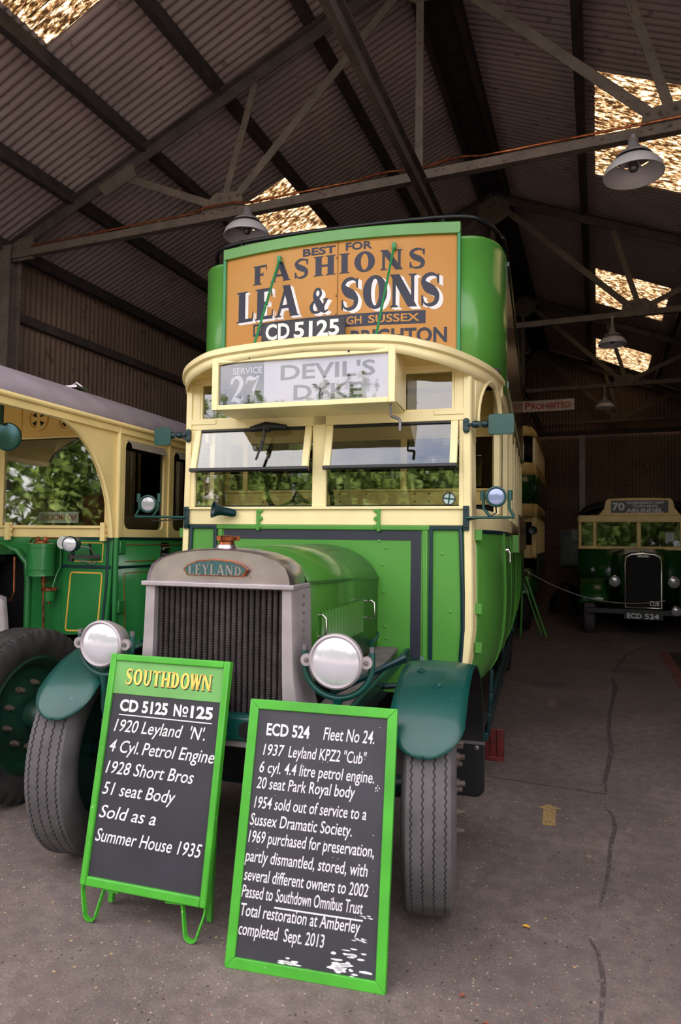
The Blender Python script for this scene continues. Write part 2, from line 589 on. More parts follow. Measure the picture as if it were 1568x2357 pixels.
    if ch == '&':
        Q.extend(_spine([(0.9, 0.1, 0.06), (0.75, 0.03, 0.1), (0.58, 0.2, T), (0.38, 0.5, T * 0.95), (0.27, 0.74, 0.14), (0.36, 0.94, t), (0.5, 0.93, t), (0.56, 0.76, 0.12), (0.45, 0.6, t), (0.24, 0.46, 0.1), (0.12, 0.26, 0.17), (0.2, 0.07, 0.13), (0.42, 0.03, t), (0.62, 0.16, t), (0.76, 0.4, t), (0.84, 0.52, t)]))
        rect(0.68, 0.92, 0.5, 0.56); return Q, 0.95
    return Q, 0.4
def serif_text(s, x0, z0, w, cap, y, m, parent, T=0.2, t=0.075, dx=0.0, dz=0.0, spacing=0.06, mt=None, arch=None, name='lettering'):
    W_, items = 0.0, []
    for ch in s:
        q, adv = serif_glyph(ch, T, t)
        items.append((W_, q))
        W_ += adv + spacing
    W_ -= spacing
    k = w / W_
    mb = MB()
    for off, q in items:
        for poly in q:
            pts = []
            for (px, pz) in poly:
                X = (off + px) * k
                h = 1.0
                zz = pz * cap
                if arch:
                    zz = pz * cap * (1 - arch * (2 * X / w - 1) ** 2)
                p = Vector((x0 + X + dx, y, z0 + zz + dz))
                pts.append(mt @ p if mt is not None else p)
            mb.face(pts)
    return obj(name, mb, m, parent)

# ================================================================ THE SETTING
YF, YB = 1.6, 17.25           # open front and back wall of the shed
RX, RA, RK = -1.3, 6.42, 0.43   # ridge x, ridge height of sheeting, slope
XL, XR = -5.78, 3.18
def roof_z(x):
    return RA - RK * abs(x - RX)

# floor: worn concrete with aggregate specks and oil stains
def floor_material():
    m = bpy.data.materials.new('worn_concrete')
    m.use_nodes = True
    n = m.node_tree
    b = n.nodes['Principled BSDF']
    b.inputs['Roughness'].default_value = 0.82
    t = n.nodes.new('ShaderNodeTexCoord')
    def noise(scale, det=4.0):
        q = n.nodes.new('ShaderNodeTexNoise')
        q.inputs['Scale'].default_value = scale
        q.inputs['Detail'].default_value = det
        n.links.new(t.outputs['Object'], q.inputs['Vector'])
        return q
    def ramp(src, p0, c0, p1, c1):
        q = n.nodes.new('ShaderNodeValToRGB')
        q.color_ramp.elements[0].position = p0
        q.color_ramp.elements[0].color = c0
        q.color_ramp.elements[1].position = p1
        q.color_ramp.elements[1].color = c1
        n.links.new(src, q.inputs[0])
        return q.outputs[0]
    def mix(f, a, bcol):
        q = n.nodes.new('ShaderNodeMix')
        q.data_type = 'RGBA'
        n.links.new(f, q.inputs['Factor'])
        n.links.new(a, q.inputs['A'])
        if isinstance(bcol, tuple):
            q.inputs['B'].default_value = bcol
        else:
            n.links.new(bcol, q.inputs['B'])
        return q.outputs['Result']
    base = ramp(noise(1.3, 6).outputs['Fac'], 0.3, rgb(104, 92, 88), 0.7, rgb(138, 123, 117))
    fine = ramp(noise(90, 3).outputs['Fac'], 0.35, (0.6, 0.6, 0.6, 1), 0.65, (1, 1, 1, 1))
    mu = n.nodes.new('ShaderNodeMix')
    mu.data_type = 'RGBA'
    mu.blend_type = 'MULTIPLY'
    mu.inputs['Factor'].default_value = 0.6
    n.links.new(base, mu.inputs['A'])
    n.links.new(fine, mu.inputs['B'])
    c = mu.outputs['Result']
    for sc, thr, col in ((34, 0.07, rgb(205, 190, 165)), (27, 0.07, rgb(66, 56, 54)), (19, 0.04, rgb(150, 92, 60)), (50, 0.08, rgb(84, 74, 70))):
        v = n.nodes.new('ShaderNodeTexVoronoi')
        v.inputs['Scale'].default_value = sc
        n.links.new(t.outputs['Object'], v.inputs['Vector'])
        c = mix(ramp(v.outputs['Distance'], thr, (1, 1, 1, 1), thr + 0.06, (0, 0, 0, 1)), c, col)
    mott = ramp(noise(14, 6).outputs['Fac'], 0.4, (0, 0, 0, 1), 0.62, (0.55, 0.55, 0.55, 1))
    c = mix(mott, c, rgb(92, 80, 76))
    for sc, thr, col in ((16, 0.055, rgb(60, 48, 44)), (11, 0.035, rgb(190, 160, 110)), (70, 0.12, rgb(150, 138, 128))):
        v = n.nodes.new('ShaderNodeTexVoronoi')
        v.inputs['Scale'].default_value = sc
        n.links.new(t.outputs['Object'], v.inputs['Vector'])
        c = mix(ramp(v.outputs['Distance'], thr, (1, 1, 1, 1), thr + 0.05, (0, 0, 0, 1)), c, col)
    oil = ramp(noise(0.9, 3).outputs['Fac'], 0.6, (0, 0, 0, 1), 0.72, (0.6, 0.6, 0.6, 1))
    c = mix(oil, c, rgb(66, 58, 58))
    n.links.new(c, b.inputs['Base Color'])
    bp = n.nodes.new('ShaderNodeBump')
    bp.inputs['Strength'].default_value = 0.25
    bp.inputs['Distance'].default_value = 0.006
    n.links.new(noise(70, 4).outputs['Fac'], bp.inputs['Height'])
    n.links.new(bp.outputs[0], b.inputs['Normal'])
    return m
M['floor'] = floor_material()
mb = MB()
mb.box(-14, 14, -34, YB, -0.06, 0)
struct('floor', mb, 'floor')

# corrugated sheets
M['roof'] = mat('grey_brown_corrugated_roof', rgb(152, 136, 132), 0.8, var=0.1, scale=1.6, spots=(9, 0.66, rgb(120, 104, 100)))
M['wallsheet'] = mat('brown_corrugated_wall', rgb(120, 97, 82), 0.8, var=0.14, scale=1.2, spots=(7, 0.66, rgb(90, 68, 52)))
PITCH, AMP = 0.0762, 0.017
def corr_rows(ptf, u0, u1, per=12):
    """rows of points along u with the corrugation displaced by ptf(u, d)"""
    nstep = max(2, int(round((u1 - u0) / PITCH * per)))
    return [ptf(u0 + (u1 - u0) * i / nstep, AMP * (1 - 2 * abs(math.cos(math.pi * (u0 + (u1 - u0) * i / nstep) / PITCH)) ** 0.6)) for i in range(nstep + 1)]
def roof_patch(mb, side, xa, xb, ya, yb):
    nx, nz = RK / math.sqrt(1 + RK * RK), 1 / math.sqrt(1 + RK * RK)
    def pt(x):
        def f(u, d):
            return (x + side * nx * d, u, roof_z(x) + nz * d)
        return f
    mb.sheet([corr_rows(pt(xa), ya, yb), corr_rows(pt(xb), ya, yb)])
def slope(name, side, bands, lights):
    mb = MB()
    for (xa, xb) in bands:
        cuts = sorted([(a, b) for (la, lb, a, b) in lights if abs(la - xa) < 1e-6])
        y = YF
        for a, b in cuts:
            if a > y:
                roof_patch(mb, side, xa, xb, y, a)
            y = b
        if y < YB + 0.05:
            roof_patch(mb, side, xa, xb, y, YB + 0.05)
    return struct(name, mb, 'roof', smooth=70)
lightsL = [(-3.93, -3.17, 2.2, 3.84), (-3.93, -3.17, 6.62, 7.93)]
lightsR = [(0.0, 1.07, 6.4, 8.25), (0.0, 1.07, 11.15, 12.75), (0.0, 1.07, 15.0, 16.65)]
slope('ceiling_left', -1, [(XL - 0.2, -3.93), (-3.93, -3.17), (-3.17, RX)], lightsL)
slope('ceiling_right', 1, [(RX, 0.0), (0.0, 1.07), (1.07, XR + 0.2)], lightsR)

# weathered translucent rooflight sheets
def rooflight_material():
    m = bpy.data.materials.new('mossy_rooflight')
    m.use_nodes = True
    n = m.node_tree
    n.nodes.remove(n.nodes['Principled BSDF'])
    o = n.nodes['Material Output']
    t = n.nodes.new('ShaderNodeTexCoord')
    mp_ = n.nodes.new('ShaderNodeMapping')
    mp_.inputs['Scale'].default_value = (7.0, 26.0, 7.0)
    q = n.nodes.new('ShaderNodeTexNoise')
    q.inputs['Scale'].default_value = 1.6
    q.inputs['Detail'].default_value = 8.0
    q.inputs['Roughness'].default_value = 0.72
    n.links.new(t.outputs['Object'], mp_.inputs['Vector'])
    n.links.new(mp_.outputs[0], q.inputs['Vector'])
    r = n.nodes.new('ShaderNodeValToRGB')
    r.color_ramp.elements[0].position = 0.45
    r.color_ramp.elements[0].color = (0.014, 0.007, 0.003, 1)
    r.color_ramp.elements[1].position = 0.63
    r.color_ramp.elements[1].color = (0.9, 0.74, 0.48, 1)
    e_ = r.color_ramp.elements.new(0.52)
    e_.color = (0.16, 0.08, 0.03, 1)
    n.links.new(q.outputs['Fac'], r.inputs[0])
    tr = n.nodes.new('ShaderNodeBsdfTranslucent')
    n.links.new(r.outputs[0], tr.inputs[0])
    df = n.nodes.new('ShaderNodeBsdfDiffuse')
    df.inputs[0].default_value = rgb(120, 96, 70)
    mx = n.nodes.new('ShaderNodeMixShader')
    mx.inputs[0].default_value = 0.2
    n.links.new(tr.outputs[0], mx.inputs[1])
    n.links.new(df.outputs[0], mx.inputs[2])
    n.links.new(mx.outputs[0], o.inputs['Surface'])
    return m
M['rooflight'] = rooflight_material()
for i, (xa, xb, ya, yb) in enumerate(lightsL + lightsR):
    mb = MB()
    roof_patch(mb, -1 if xb < RX else 1, xa, xb, ya, yb)
    struct('window_%d' % (i + 1), mb, 'rooflight', smooth=70)

# walls
mb = MB()
mb.sheet([corr_rows(lambda u, d: (XL - d, u, 0.0), YF, YB), corr_rows(lambda u, d: (XL - d, u, roof_z(XL) + 0.02), YF, YB)])
struct('wall_left', mb, 'wallsheet', smooth=70)
mb = MB()
mb.sheet([corr_rows(lambda u, d: (XR + d, u, 0.0), YF, YB), corr_rows(lambda u, d: (XR + d, u, roof_z(XR) + 0.02), YF, YB)])
struct('wall_right', mb, 'wallsheet', smooth=70)
mb = MB()
mb.sheet([corr_rows(lambda u, d: (u, YB + d, 1.84), XL, XR), corr_rows(lambda u, d: (u, YB + d, 4.2), XL, XR)])
mb.sheet([corr_rows(lambda u, d: (u, YB - 0.05 + d, 4.15), XL, XR), corr_rows(lambda u, d: (u, YB - 0.05 + d, roof_z(u) - 0.01), XL, XR)])
struct('wall_back', mb, 'wallsheet', smooth=70)
def brick_material():
    m = bpy.data.materials.new('old_brickwork')
    m.use_nodes = True
    n = m.node_tree
    b = n.nodes['Principled BSDF']
    b.inputs['Roughness'].default_value = 0.9
    t = n.nodes.new('ShaderNodeTexCoord')
    mp_ = n.nodes.new('ShaderNodeMapping')
    mp_.inputs['Rotation'].default_value = (R(90), 0, 0)
    k = n.nodes.new('ShaderNodeTexBrick')
    k.inputs['Color1'].default_value = rgb(128, 92, 76)
    k.inputs['Color2'].default_value = rgb(104, 76, 64)
    k.inputs['Mortar'].default_value = rgb(92, 82, 74)
    k.inputs['Scale'].default_value = 1.0
    k.inputs['Brick Width'].default_value = 0.225
    k.inputs['Row Height'].default_value = 0.075
    k.inputs['Mortar Size'].default_value = 0.009
    n.links.new(t.outputs['Object'], mp_.inputs['Vector'])
    n.links.new(mp_.outputs[0], k.inputs['Vector'])
    n.links.new(k.outputs['Color'], b.inputs['Base Color'])
    return m
M['brick'] = brick_material()
mb = MB()
mb.box(XL, XR, YB - 0.06, YB + 0.16, 0, 1.86)
struct('wall_back_brickwork', mb, 'brick')
mb = MB()
mb.box(XL + 0.02, XR - 0.02, YB - 0.16, YB - 0.06, 4.12, 4.22)
struct('trim_1', mb, 'steel_dk', bevel=0.006)
mb = MB()
mb.box(-0.4, -0.26, YB - 0.16, YB - 0.02, 0, 4.12)
struct('trim_2', mb, 'enamel_out', bevel=0.006)
mb = MB()
mb.box(XL + 0.015, XL + 0.085, YF, YB, 3.77, 3.87)
struct('trim_3', mb, 'steel_dk', bevel=0.006)
mb = MB()
mb.box(XL + 0.015, XL + 0.085, YF, YB, 2.0, 2.1)
struct('trim_4', mb, 'steel_dk', bevel=0.006)
# wall posts on the left side, one under each truss
TY = [5.07, 9.09, 13.11]
k = 5
for ty in TY:
    mb = MB()
    for dy in (-0.07, 0.07):
        mb.box(XL + 0.09, XL + 0.25, ty + dy - 0.006, ty + dy + 0.006, 0, 4.45)
    mb.box(XL + 0.165, XL + 0.177, ty - 0.07, ty + 0.07, 0, 4.45)
    struct('trim_%d' % k, mb, 'steel')
    k += 1
# purlins under the sheeting
for off, w, h in ((-3.52, 0.07, 0.12), (-2.68, 0.07, 0.12), (-1.86, 0.07, 0.12), (-0.98, 0.07, 0.12), (-0.17, 0.06, 0.16), (0.17, 0.06, 0.16), (1.16, 0.09, 0.14), (2.56, 0.07, 0.12), (3.6, 0.07, 0.12), (-4.36, 0.07, 0.12), (4.36, 0.07, 0.12)):
    x = RX + off
    mb = MB()
    z = roof_z(x) - 0.015
    mb.bar((x, YF, z - h / 2), (x, YB, z - h / 2), w, h)
    struct('trim_%d' % k, mb, 'timber_dk')
    k += 1
# ridge capping board hanging just under the apex
mb = MB()
mb.box(RX - 0.13, RX + 0.13, YF, YB, RA - 0.1, RA - 0.07)
struct('trim_%d' % k, mb, 'timber_dk')
k += 1

# roof trusses
ZT = 4.42
def truss(y, label, group='steel roof trusses'):
    t = thing('roof_truss', label, 'truss', (RX, y, ZT), 0, group)
    W2 = 4.3
    apex = (0, 0, 6.2 - ZT)
    def L(p0, p1, w=0.065, name='strut', m='steel'):
        mb = MB()
        p0, p1 = Vector((p0[0], 0, p0[1])), Vector((p1[0], 0, p1[1]))
        d = (p1 - p0).normalized()
        nrm = Vector((-d.z, 0, d.x))
        if nrm.z < 0:
            nrm = -nrm
        mb.bar(p0, p1, 0.008, w, nrm)                          # upright leg of the angle
        o_ = nrm * (w / 2)
        mb.bar(p0 + o_ + Vector((0, 0.03, 0)), p1 + o_ + Vector((0, 0.03, 0)), 0.06, 0.008, nrm)
        return obj(name, mb, m, t)
    mb = MB()
    mb.bar((-W2, 0.0, -0.06), (W2, 0.0, 0.0), 0.07, 0.075)
    o_ = obj('tie_beam', mb, 'steel', t, bevel=0.004)
    o_.data.transform(Matrix.Identity(4))
    for s in (-1, 1):
        mb = MB()
        p0, p1 = Vector((s * W2, 0, 0.0)), Vector((0, 0, 6.2 - ZT))
        mb.bar(p0, p1, 0.016, 0.11, (0, 0, 1))
        d = (p1 - p0).normalized()
        nrm = Vector((-d.z, 0, d.x)) * (1 if d.x > 0 else -1)
        mb.bar(p0 + nrm * 0.055, p1 + nrm * 0.055, 0.12, 0.012, nrm)
        obj('rafter', mb, 'steel_dk', t)
        L((s * 1.86, 0.05), (s * 2.92, 0.52))
        L((s * 1.8, 0.08), (s * 1.5, 1.1))
        L((s * 1.72, 0.06), (s * 0.12, 1.62), 0.075)
        mb = MB()
        mb.prism([(s * 1.58, -0.05), (s * 2.02, -0.05), (s * 2.02, 0.06), (s * 1.88, 0.17), (s * 1.62, 0.15)], 'y', -0.012, 0.012)
        g = obj('gusset_plate', mb, 'steel', t)
        mb = MB()
        for (rx, rz) in ((1.64, 0.11), (1.72, 0.1), (1.82, 0.11), (1.94, 0.06), (1.66, -0.01), (1.78, -0.01), (1.9, -0.01), (1.98, -0.01)):
            mb.lathe([(0.014, 0), (0.012, 0.008), (0.0, 0.013)], (s * rx, -0.04, rz), (0, -1, 0), 8)
        obj_each('rivet', mb, 'steel', g)
        mb = MB()
        mb.prism([(s * 2.75, 0.5), (s * 3.1, 0.36), (s * 3.2, 0.47), (s * 2.8, 0.63)], 'y', -0.01, 0.01)
        obj('gusset_plate', mb, 'steel', t)
        mb = MB()
        mb.prism([(s * 4.32, -0.12), (s * 4.0, -0.12), (s * 4.0, 0.12), (s * 4.32, 0.1)], 'y', -0.012, 0.012)
        obj('gusset_plate', mb, 'steel', t)
    L((-0.012, -0.05), (-0.012, 1.7), 0.06, 'king_post')
    mb = MB()
    mb.prism([(-0.22, 1.52), (-0.05, 1.42), (0.05, 1.42), (0.22, 1.52), (0.2, 1.7), (0, 1.8), (-0.2, 1.7)], 'y', -0.012, 0.012)
    g = obj('apex_plate', mb, 'steel', t)
    mb = MB()
    for (rx, rz) in ((-0.14, 1.6), (-0.06, 1.66), (0.06, 1.66), (0.14, 1.6), (-0.12, 1.52), (0, 1.5), (0.12, 1.52)):
        mb.lathe([(0.014, 0), (0.012, 0.008), (0.0, 0.013)], (rx, -0.012, rz), (0, -1, 0), 8)
    obj_each('rivet', mb, 'steel', g)
    return t
truss(TY[0], 'rusty steel roof truss crossing right above the orange advert')
truss(TY[1], 'steel roof truss whose apex plate shows just over the guard rail')
truss(TY[2], 'steel roof truss carrying the white prohibition sign')
t4 = truss(YB - 0.3, 'dim steel roof truss standing against the corrugated end gable')
# runner that ties the trusses together along the shed
mb = MB()
mb.bar((RX, YF, ZT - 0.11), (RX, YB - 0.1, ZT - 0.11), 0.05, 0.09)
mb.bar((RX + 0.03, YF, ZT - 0.06), (RX + 0.03, YB - 0.1, ZT - 0.06), 0.06, 0.01)
struct('trim_%d' % k, mb, 'steel_dk')
k += 1
# copper cable clipped along the top of the first tie beam
pts = []
for i in range(60):
    x = -5.3 + i * 0.145
    z = ZT - 0.06 + 0.06 * (x + 5.6) / 8.6 + 0.052
    z += 0.04 * math.exp(-((x + 1.02) / 0.1) ** 2) + 0.03 * math.exp(-((x + 1.6) / 0.12) ** 2)
    if -3.35 < x < -2.9:
        z += 0.03
    pts.append((x, 5.03, z))
mb = MB()
mb.tube(pts, 0.009, 6)
tag(obj('electric_cable', mb, 'brass', smooth=60), 'copper coloured cable running along the top of a truss tie beam', 'cable')

# pendant lamps hung from the tie beams
def lamp(x, y, r, zr, ztop, label):
    h = ztop - zr
    t = thing('pendant_lamp', label, 'lamp', (x, y, zr), 0, 'enamel dish lamps under the trusses')
    k_ = r / 0.2
    mb = MB()
    prof = [(0.2, 0.0), (0.198, 0.012), (0.185, 0.05), (0.155, 0.085), (0.12, 0.11)]
    mb.lathe([(a * k_, b * k_) for a, b in prof], (0, 0, 0), (0, 0, 1), 32)
    obj('shade', mb, 'enamel', t, smooth=60, solid=0.005)
    mb = MB()
    for i in range(6):                                           # ventilated gallery: bars with gaps
        a0, a1 = R(i * 60), R(i * 60 + 24)
        for j in range(3):
            b0, b1 = a0 + (a1 - a0) * j / 3, a0 + (a1 - a0) * (j + 1) / 3
            P = lambda a, rr, zz: (rr * k_ * math.cos(a), rr * k_ * math.sin(a), zz * k_)
            mb.face([P(b0, 0.121, 0.109), P(b1, 0.121, 0.109), P(b1, 0.06, 0.135), P(b0, 0.06, 0.135)])
    mb.lathe([(0.066 * k_, 0.13 * k_), (0.055 * k_, 0.145 * k_), (0.05 * k_, 0.155 * k_)], (0, 0, 0), (0, 0, 1), 24)
    obj('vent_gallery', mb, 'enamel', t, smooth=30, solid=0.004)
    mb = MB()
    mb.lathe([(0.125 * k_, 0.125 * k_), (0.1 * k_, 0.155 * k_), (0.05 * k_, 0.17 * k_)], (0, 0, 0), (0, 0, 1), 28)
    obj('rain_cap', mb, 'enamel_out', t, smooth=60, solid=0.004)
    mb = MB()
    mb.lathe([(0.05 * k_, 0.15 * k_), (0.05 * k_, 0.2 * k_), (0.036 * k_, 0.215 * k_), (0.036 * k_, 0.255 * k_), (0.018, 0.265 * k_), (0.012, h - 0.03), (0.02, h - 0.03), (0.02, h)], (0, 0, 0), (0, 0, 1), 20, caps=True)
    obj('lamp_holder', mb, 'enamel_out', t, smooth=70)
    mb = MB()
    mb.lathe([(0.0, 0.02 * k_), (0.026 * k_, 0.03 * k_), (0.036 * k_, 0.06 * k_), (0.024 * k_, 0.1 * k_), (0.018 * k_, 0.15 * k_)], (0, 0, 0), (0, 0, 1), 16)
    obj('bulb', mb, 'steelgrey', t, smooth=60)
lamp(-2.84, 5.04, 0.2, 4.13, 4.36, 'grey enamel dish lamp half hidden behind the orange advert')
lamp(0.25, 5.04, 0.2, 4.1, 4.39, 'large white enamel dish lamp hanging before the biggest glowing rooflight')
lamp(0.19, 9.06, 0.17, 4.02, 4.39, 'small dish lamp hanging just before the furthest glowing rooflight')
lamp(0.14, 13.08, 0.17, 3.98, 4.39, 'smallest dim dish lamp beside the white prohibition sign')

# prohibition sign hung under the third truss
t = thing('hanging_sign', 'white sign with red capitals PROHIBITED hanging under a roof truss', 'sign', (-1.6, 13.03, 3.97))
mb = MB()
mb.box(-1.45, 1.22, -0.012, 0.012, 0.0, 0.215)
obj('sign_board', mb, 'sign_white', t)
mb = MB()
mb.frame(-1.465, 1.235, -0.015, 0.23, 0.018, -0.018, 0.018)
obj('sign_frame', mb, 'steel_dk', t)
mb = MB()
for x in (-1.1, 0.85):
    mb.bar((x, 0, 0.22), (x, 0, 0.44), 0.012, 0.006, (0, 1, 0))
obj_each('hanger_strap', mb, 'steel_dk', t)
text('STRICTLY', -1.2, 0.055, 1.33, 0.1, -0.015, 'red_letter', t, 0.03)
text('P', 0.33, 0.055, 0.1, 0.125, -0.015, 'red_letter', t, 0.03)
text('ROHIBITED', 0.45, 0.055, 0.7, 0.1, -0.015, 'red_letter', t, 0.03)

# marks on the floor
mb = MB()
def strip(pts, w):
    for i, (a, b) in enumerate(zip(pts, pts[1:])):
        a, b = Vector(a), Vector(b)
        d = (b - a).normalized()
        nn = Vector((-d.y, d.x))
        wa, wb = w[i] / 2, w[i + 1] / 2
        mb.face([(a.x - nn.x * wa, a.y - nn.y * wa, 0.0015), (a.x + nn.x * wa, a.y + nn.y * wa, 0.0015), (b.x + nn.x * wb, b.y + nn.y * wb, 0.0015), (b.x - nn.x * wb, b.y - nn.y * wb, 0.0015)])
strip([(0.917, 11.383), (0.606, 10.680), (0.381, 10.026), (0.283, 9.362), (0.170, 8.494)], [0.02, 0.03, 0.045, 0.045, 0.03])
strip([(0.145, 8.153), (0.180, 7.721), (0.141, 7.098), (0.098, 6.430), (0.082, 5.830), (0.093, 5.343), (0.063, 4.917), (0.037, 4.586), (0.046, 4.398)], [0.02, 0.06, 0.035, 0.03, 0.03, 0.035, 0.03, 0.025, 0.01])
strip([(0.033, 4.163), (0.073, 4.073), (0.083, 3.904), (0.057, 3.649), (0.041, 3.357), (0.020, 3.151), (0.006, 3.040)], [0.008, 0.02, 0.025, 0.02, 0.018, 0.014, 0.006])
strip([(-0.030, 2.774), (-0.002, 2.692), (0.010, 2.599), (0.015, 2.501), (0.009, 2.406), (0.000, 2.2)], [0.006, 0.014, 0.018, 0.016, 0.012, 0.01])
M['tar'] = mat('bitumen_crack_filler', rgb(84, 74, 73), 0.8, var=0.2, scale=30, spots=(40, 0.58, rgb(112, 98, 94)))
o = obj('crack_filler', mb, 'tar')
o['kind'] = 'stuff'
tag(o, 'dark wavering bitumen line filling a crack in the concrete floor', 'floor crack')
M['arrowpaint'] = mat('worn_yellow_floor_paint', rgb(176, 142, 84), 0.8, var=0.1, scale=40, spots=(60, 0.52, rgb(128, 112, 98)))
mb = MB()
mb.face([(x, y, 0.002) for x, y in [(-0.32, 4.02), (-0.263, 4.085), (-0.19, 4.03), (-0.224, 4.022), (-0.211, 3.782), (-0.279, 3.782), (-0.288, 4.0)]])
tag(obj('painted_arrow', mb, 'arrowpaint'), 'faded yellow arrow painted on the concrete floor', 'floor marking')
M['arrowpaint2'] = mat('nearly_gone_floor_paint', rgb(140, 118, 96), 0.8, var=0.1, scale=40, spots=(60, 0.5, rgb(120, 106, 98)))
mb = MB()
mb.face([(x, y, 0.002) for x, y in [(-0.452, 6.756), (-0.374, 6.806), (-0.356, 6.467), (-0.421, 6.474)]])
tag(obj('paint_patch', mb, 'arrowpaint2'), 'very faint square of yellow paint on the concrete floor', 'floor marking')
mb = MB()
mb.face([(-0.72, 4.41, 0.0012), (0.05, 4.375, 0.0012), (0.05, 4.387, 0.0012), (-0.72, 4.424, 0.0012)])
mb.face([(-1.1, 10.69, 0.0012), (0.4, 10.68, 0.0012), (0.4, 10.72, 0.0012), (-1.1, 10.73, 0.0012)])
struct('floor_joint', mb, 'tar')
# brick-edged pit in the floor on the right
mb = MB()
for i in range(28):
    y = 7.6 + i * 0.1
    mb.box(0.8, 0.92, y + 0.006, y + 0.094, -0.002, 0.006)
M['brickedge'] = mat('worn_red_floor_brick', rgb(120, 72, 62), 0.85, var=0.2, scale=9)
struct('trim_40', mb, 'brickedge', bevel=0.004)
mb = MB()
mb.face([(0.92, 7.6, 0.003), (1.9, 7.6, 0.003), (1.9, 10.4, 0.003), (0.92, 10.4, 0.003)])
struct('trim_41', mb, 'timber_dk')
# fallen leaves
def leaf(x, y, a, L, m, label, cat='leaf', group='fallen leaves on the concrete'):
    mb = MB()
    pr = [(0.0, 0.0), (0.25, 0.22), (0.55, 0.26), (0.85, 0.12), (1.0, 0.0)]
    top = [(p[0] * L - L / 2, p[1] * L, 0.004 + 0.02 * abs(p[1]) + 0.004 * p[0]) for p in pr]
    mid = [(p[0] * L - L / 2, 0, 0.003 + 0.004 * p[0]) for p in pr]
    bot = [(p[0] * L - L / 2, -p[1] * L, 0.004 + 0.02 * abs(p[1]) + 0.004 * p[0]) for p in pr]
    for A, B in ((top, mid), (mid, bot)):
        for i in range(4):
            q = [A[i], A[i + 1], B[i + 1], B[i]]
            q2 = []
            for p in q:
                if not any((Vector(p) - Vector(z)).length < 1e-6 for z in q2):
                    q2.append(p)
            mb.face(q2)
    o = obj('fallen_leaf', mb, m)
    o.location = (x, y, 0)
    o.rotation_euler = (0, 0, R(a))
    return tag(o, label, cat, group)
leaf(-0.264, 2.76, -15, 0.035, 'leafyellow', 'bright yellow fallen leaf lying alone on the concrete')
M['leafrust'] = mat('rust_brown_leaf', rgb(140, 74, 44), 0.7, var=0.2)
leaf(-0.42, 2.27, 40, 0.026, 'leafrust', 'rust brown fallen leaf beside the foot of the tall blackboard')
leaf(-0.33, 2.17, -20, 0.022, 'leafrust', 'small brown fallen leaf, furthest from the buses')

# ================================================================ THE TALL OPEN-TOP BUS
bus = thing('double_decker_bus', 'tall green and cream open-top bus with orange advert and DEVIL\'S DYKE blind', 'bus', (-1.505, 2.755, 0), 4.45)

# ---- chassis
mb = MB()
for s in (-1, 1):
    mb.bar((s * 0.38, -0.36, 0.66), (s * 0.38, 6.2, 0.66), 0.07, 0.16)
for y in (0.9, 2.4, 4.2, 6.0):
    mb.bar((-0.38, y, 0.66), (0.38, y, 0.66), 0.1, 0.1)
chassis = obj('chassis_frame', mb, 'tealblack', bus, bevel=0.008)
mb = MB()
mb.prism([(-0.4, 0.685), (0.4, 0.685), (0.4, 0.785), (-0.4, 0.785)], 'y', -0.362, -0.34)
mb.box(-0.4, 0.4, -0.352, -0.3, 0.77, 0.79)
beam = obj('front_crossmember', mb, 'teal', bus, bevel=0.012)
mb = MB()
for x in (-0.16, 0.16):
    mb.lathe([(0.034, 0), (0.034, 0.002), (0, 0.002)], (x, -0.3635, 0.733), (0, -1, 0), 20)
obj_each('lightening_hole', mb, 'core_back', beam)
mb = MB()
mb.tube([(-0.84, 0, 0.47), (-0.5, 0.0, 0.43), (0.5, 0, 0.43), (0.84, 0, 0.47)], 0.045, 10)
obj('front_axle', mb, 'tealblack', bus, smooth=50)
mb = MB()
for s in (-1, 1):
    for i in range(5):
        L = 0.34 - i * 0.05
        pts = [(s * 0.4, -L + 2 * L * j / 8, 0.5 + 0.1 * ((2 * j / 8 - 1) ** 2) * (L / 0.34) ** 2 - i * 0.012 + 0.03) for j in range(9)]
        for a, b in zip(pts, pts[1:]):
            mb.bar(a, b, 0.07, 0.011)
obj('leaf_spring', mb, 'soot', bus)
mb = MB()
mb.box(-0.3, 0.3, -0.1, 1.4, 0.42, 0.95)
mb.box(-0.25, 0.25, 1.4, 2.6, 0.45, 0.75)
obj('engine', mb, 'soot', bus, bevel=0.04)

# ---- wheels
def tyre_mesh(Ro, Ri, half, grooves=4, zig=0.0035, depth=0.009, na=220, block=False):
    """tyre about the x axis at the origin; circumferential zig-zag grooves cut in the tread"""
    prof = [(-half * 0.72, Ri), (-half * 0.95, Ri + (Ro - Ri) * 0.25), (-half, Ri + (Ro - Ri) * 0.5), (-half * 0.97, Ri + (Ro - Ri) * 0.72), (-half * 0.86, Ro - 0.012), (-half * 0.78, Ro - 0.002)]
    g = []
    gw = half * 0.022
    for i in range(grooves):
        x = -half * 0.6 + 1.2 * half * i / (grooves - 1)
        g += [(x - gw * 1.5, Ro, 1), (x - gw, Ro - depth, 1), (x + gw, Ro - depth, 1), (x + gw * 1.5, Ro, 1)]
    P = [(a, b, 0) for a, b in prof] + g + [(-a, b, 0) for a, b in prof[::-1]]
    mb = MB()
    rows = []
    for k in range(na):
        a = 2 * math.pi * k / na
        z = zig * (1 if k % 2 else -1)
        row = []
        for x, r, f in P:
            rr = r
            if not f and block and r > Ri + (Ro - Ri) * 0.7:
                rr = r - (0.012 if k % 6 < 3 else 0)
            elif not f and abs(abs(x) - half * 0.86) < 1e-6:
                rr = r - (0.006 if k % 2 else 0)
            row.append((x + (z if f else 0), rr * math.sin(a), rr * math.cos(a)))
        rows.append(row)
    rows.append(rows[0])
    mb.sheet(rows)
    bmesh.ops.remove_doubles(mb.bm, verts=mb.bm.verts, dist=1e-5)
    return mb
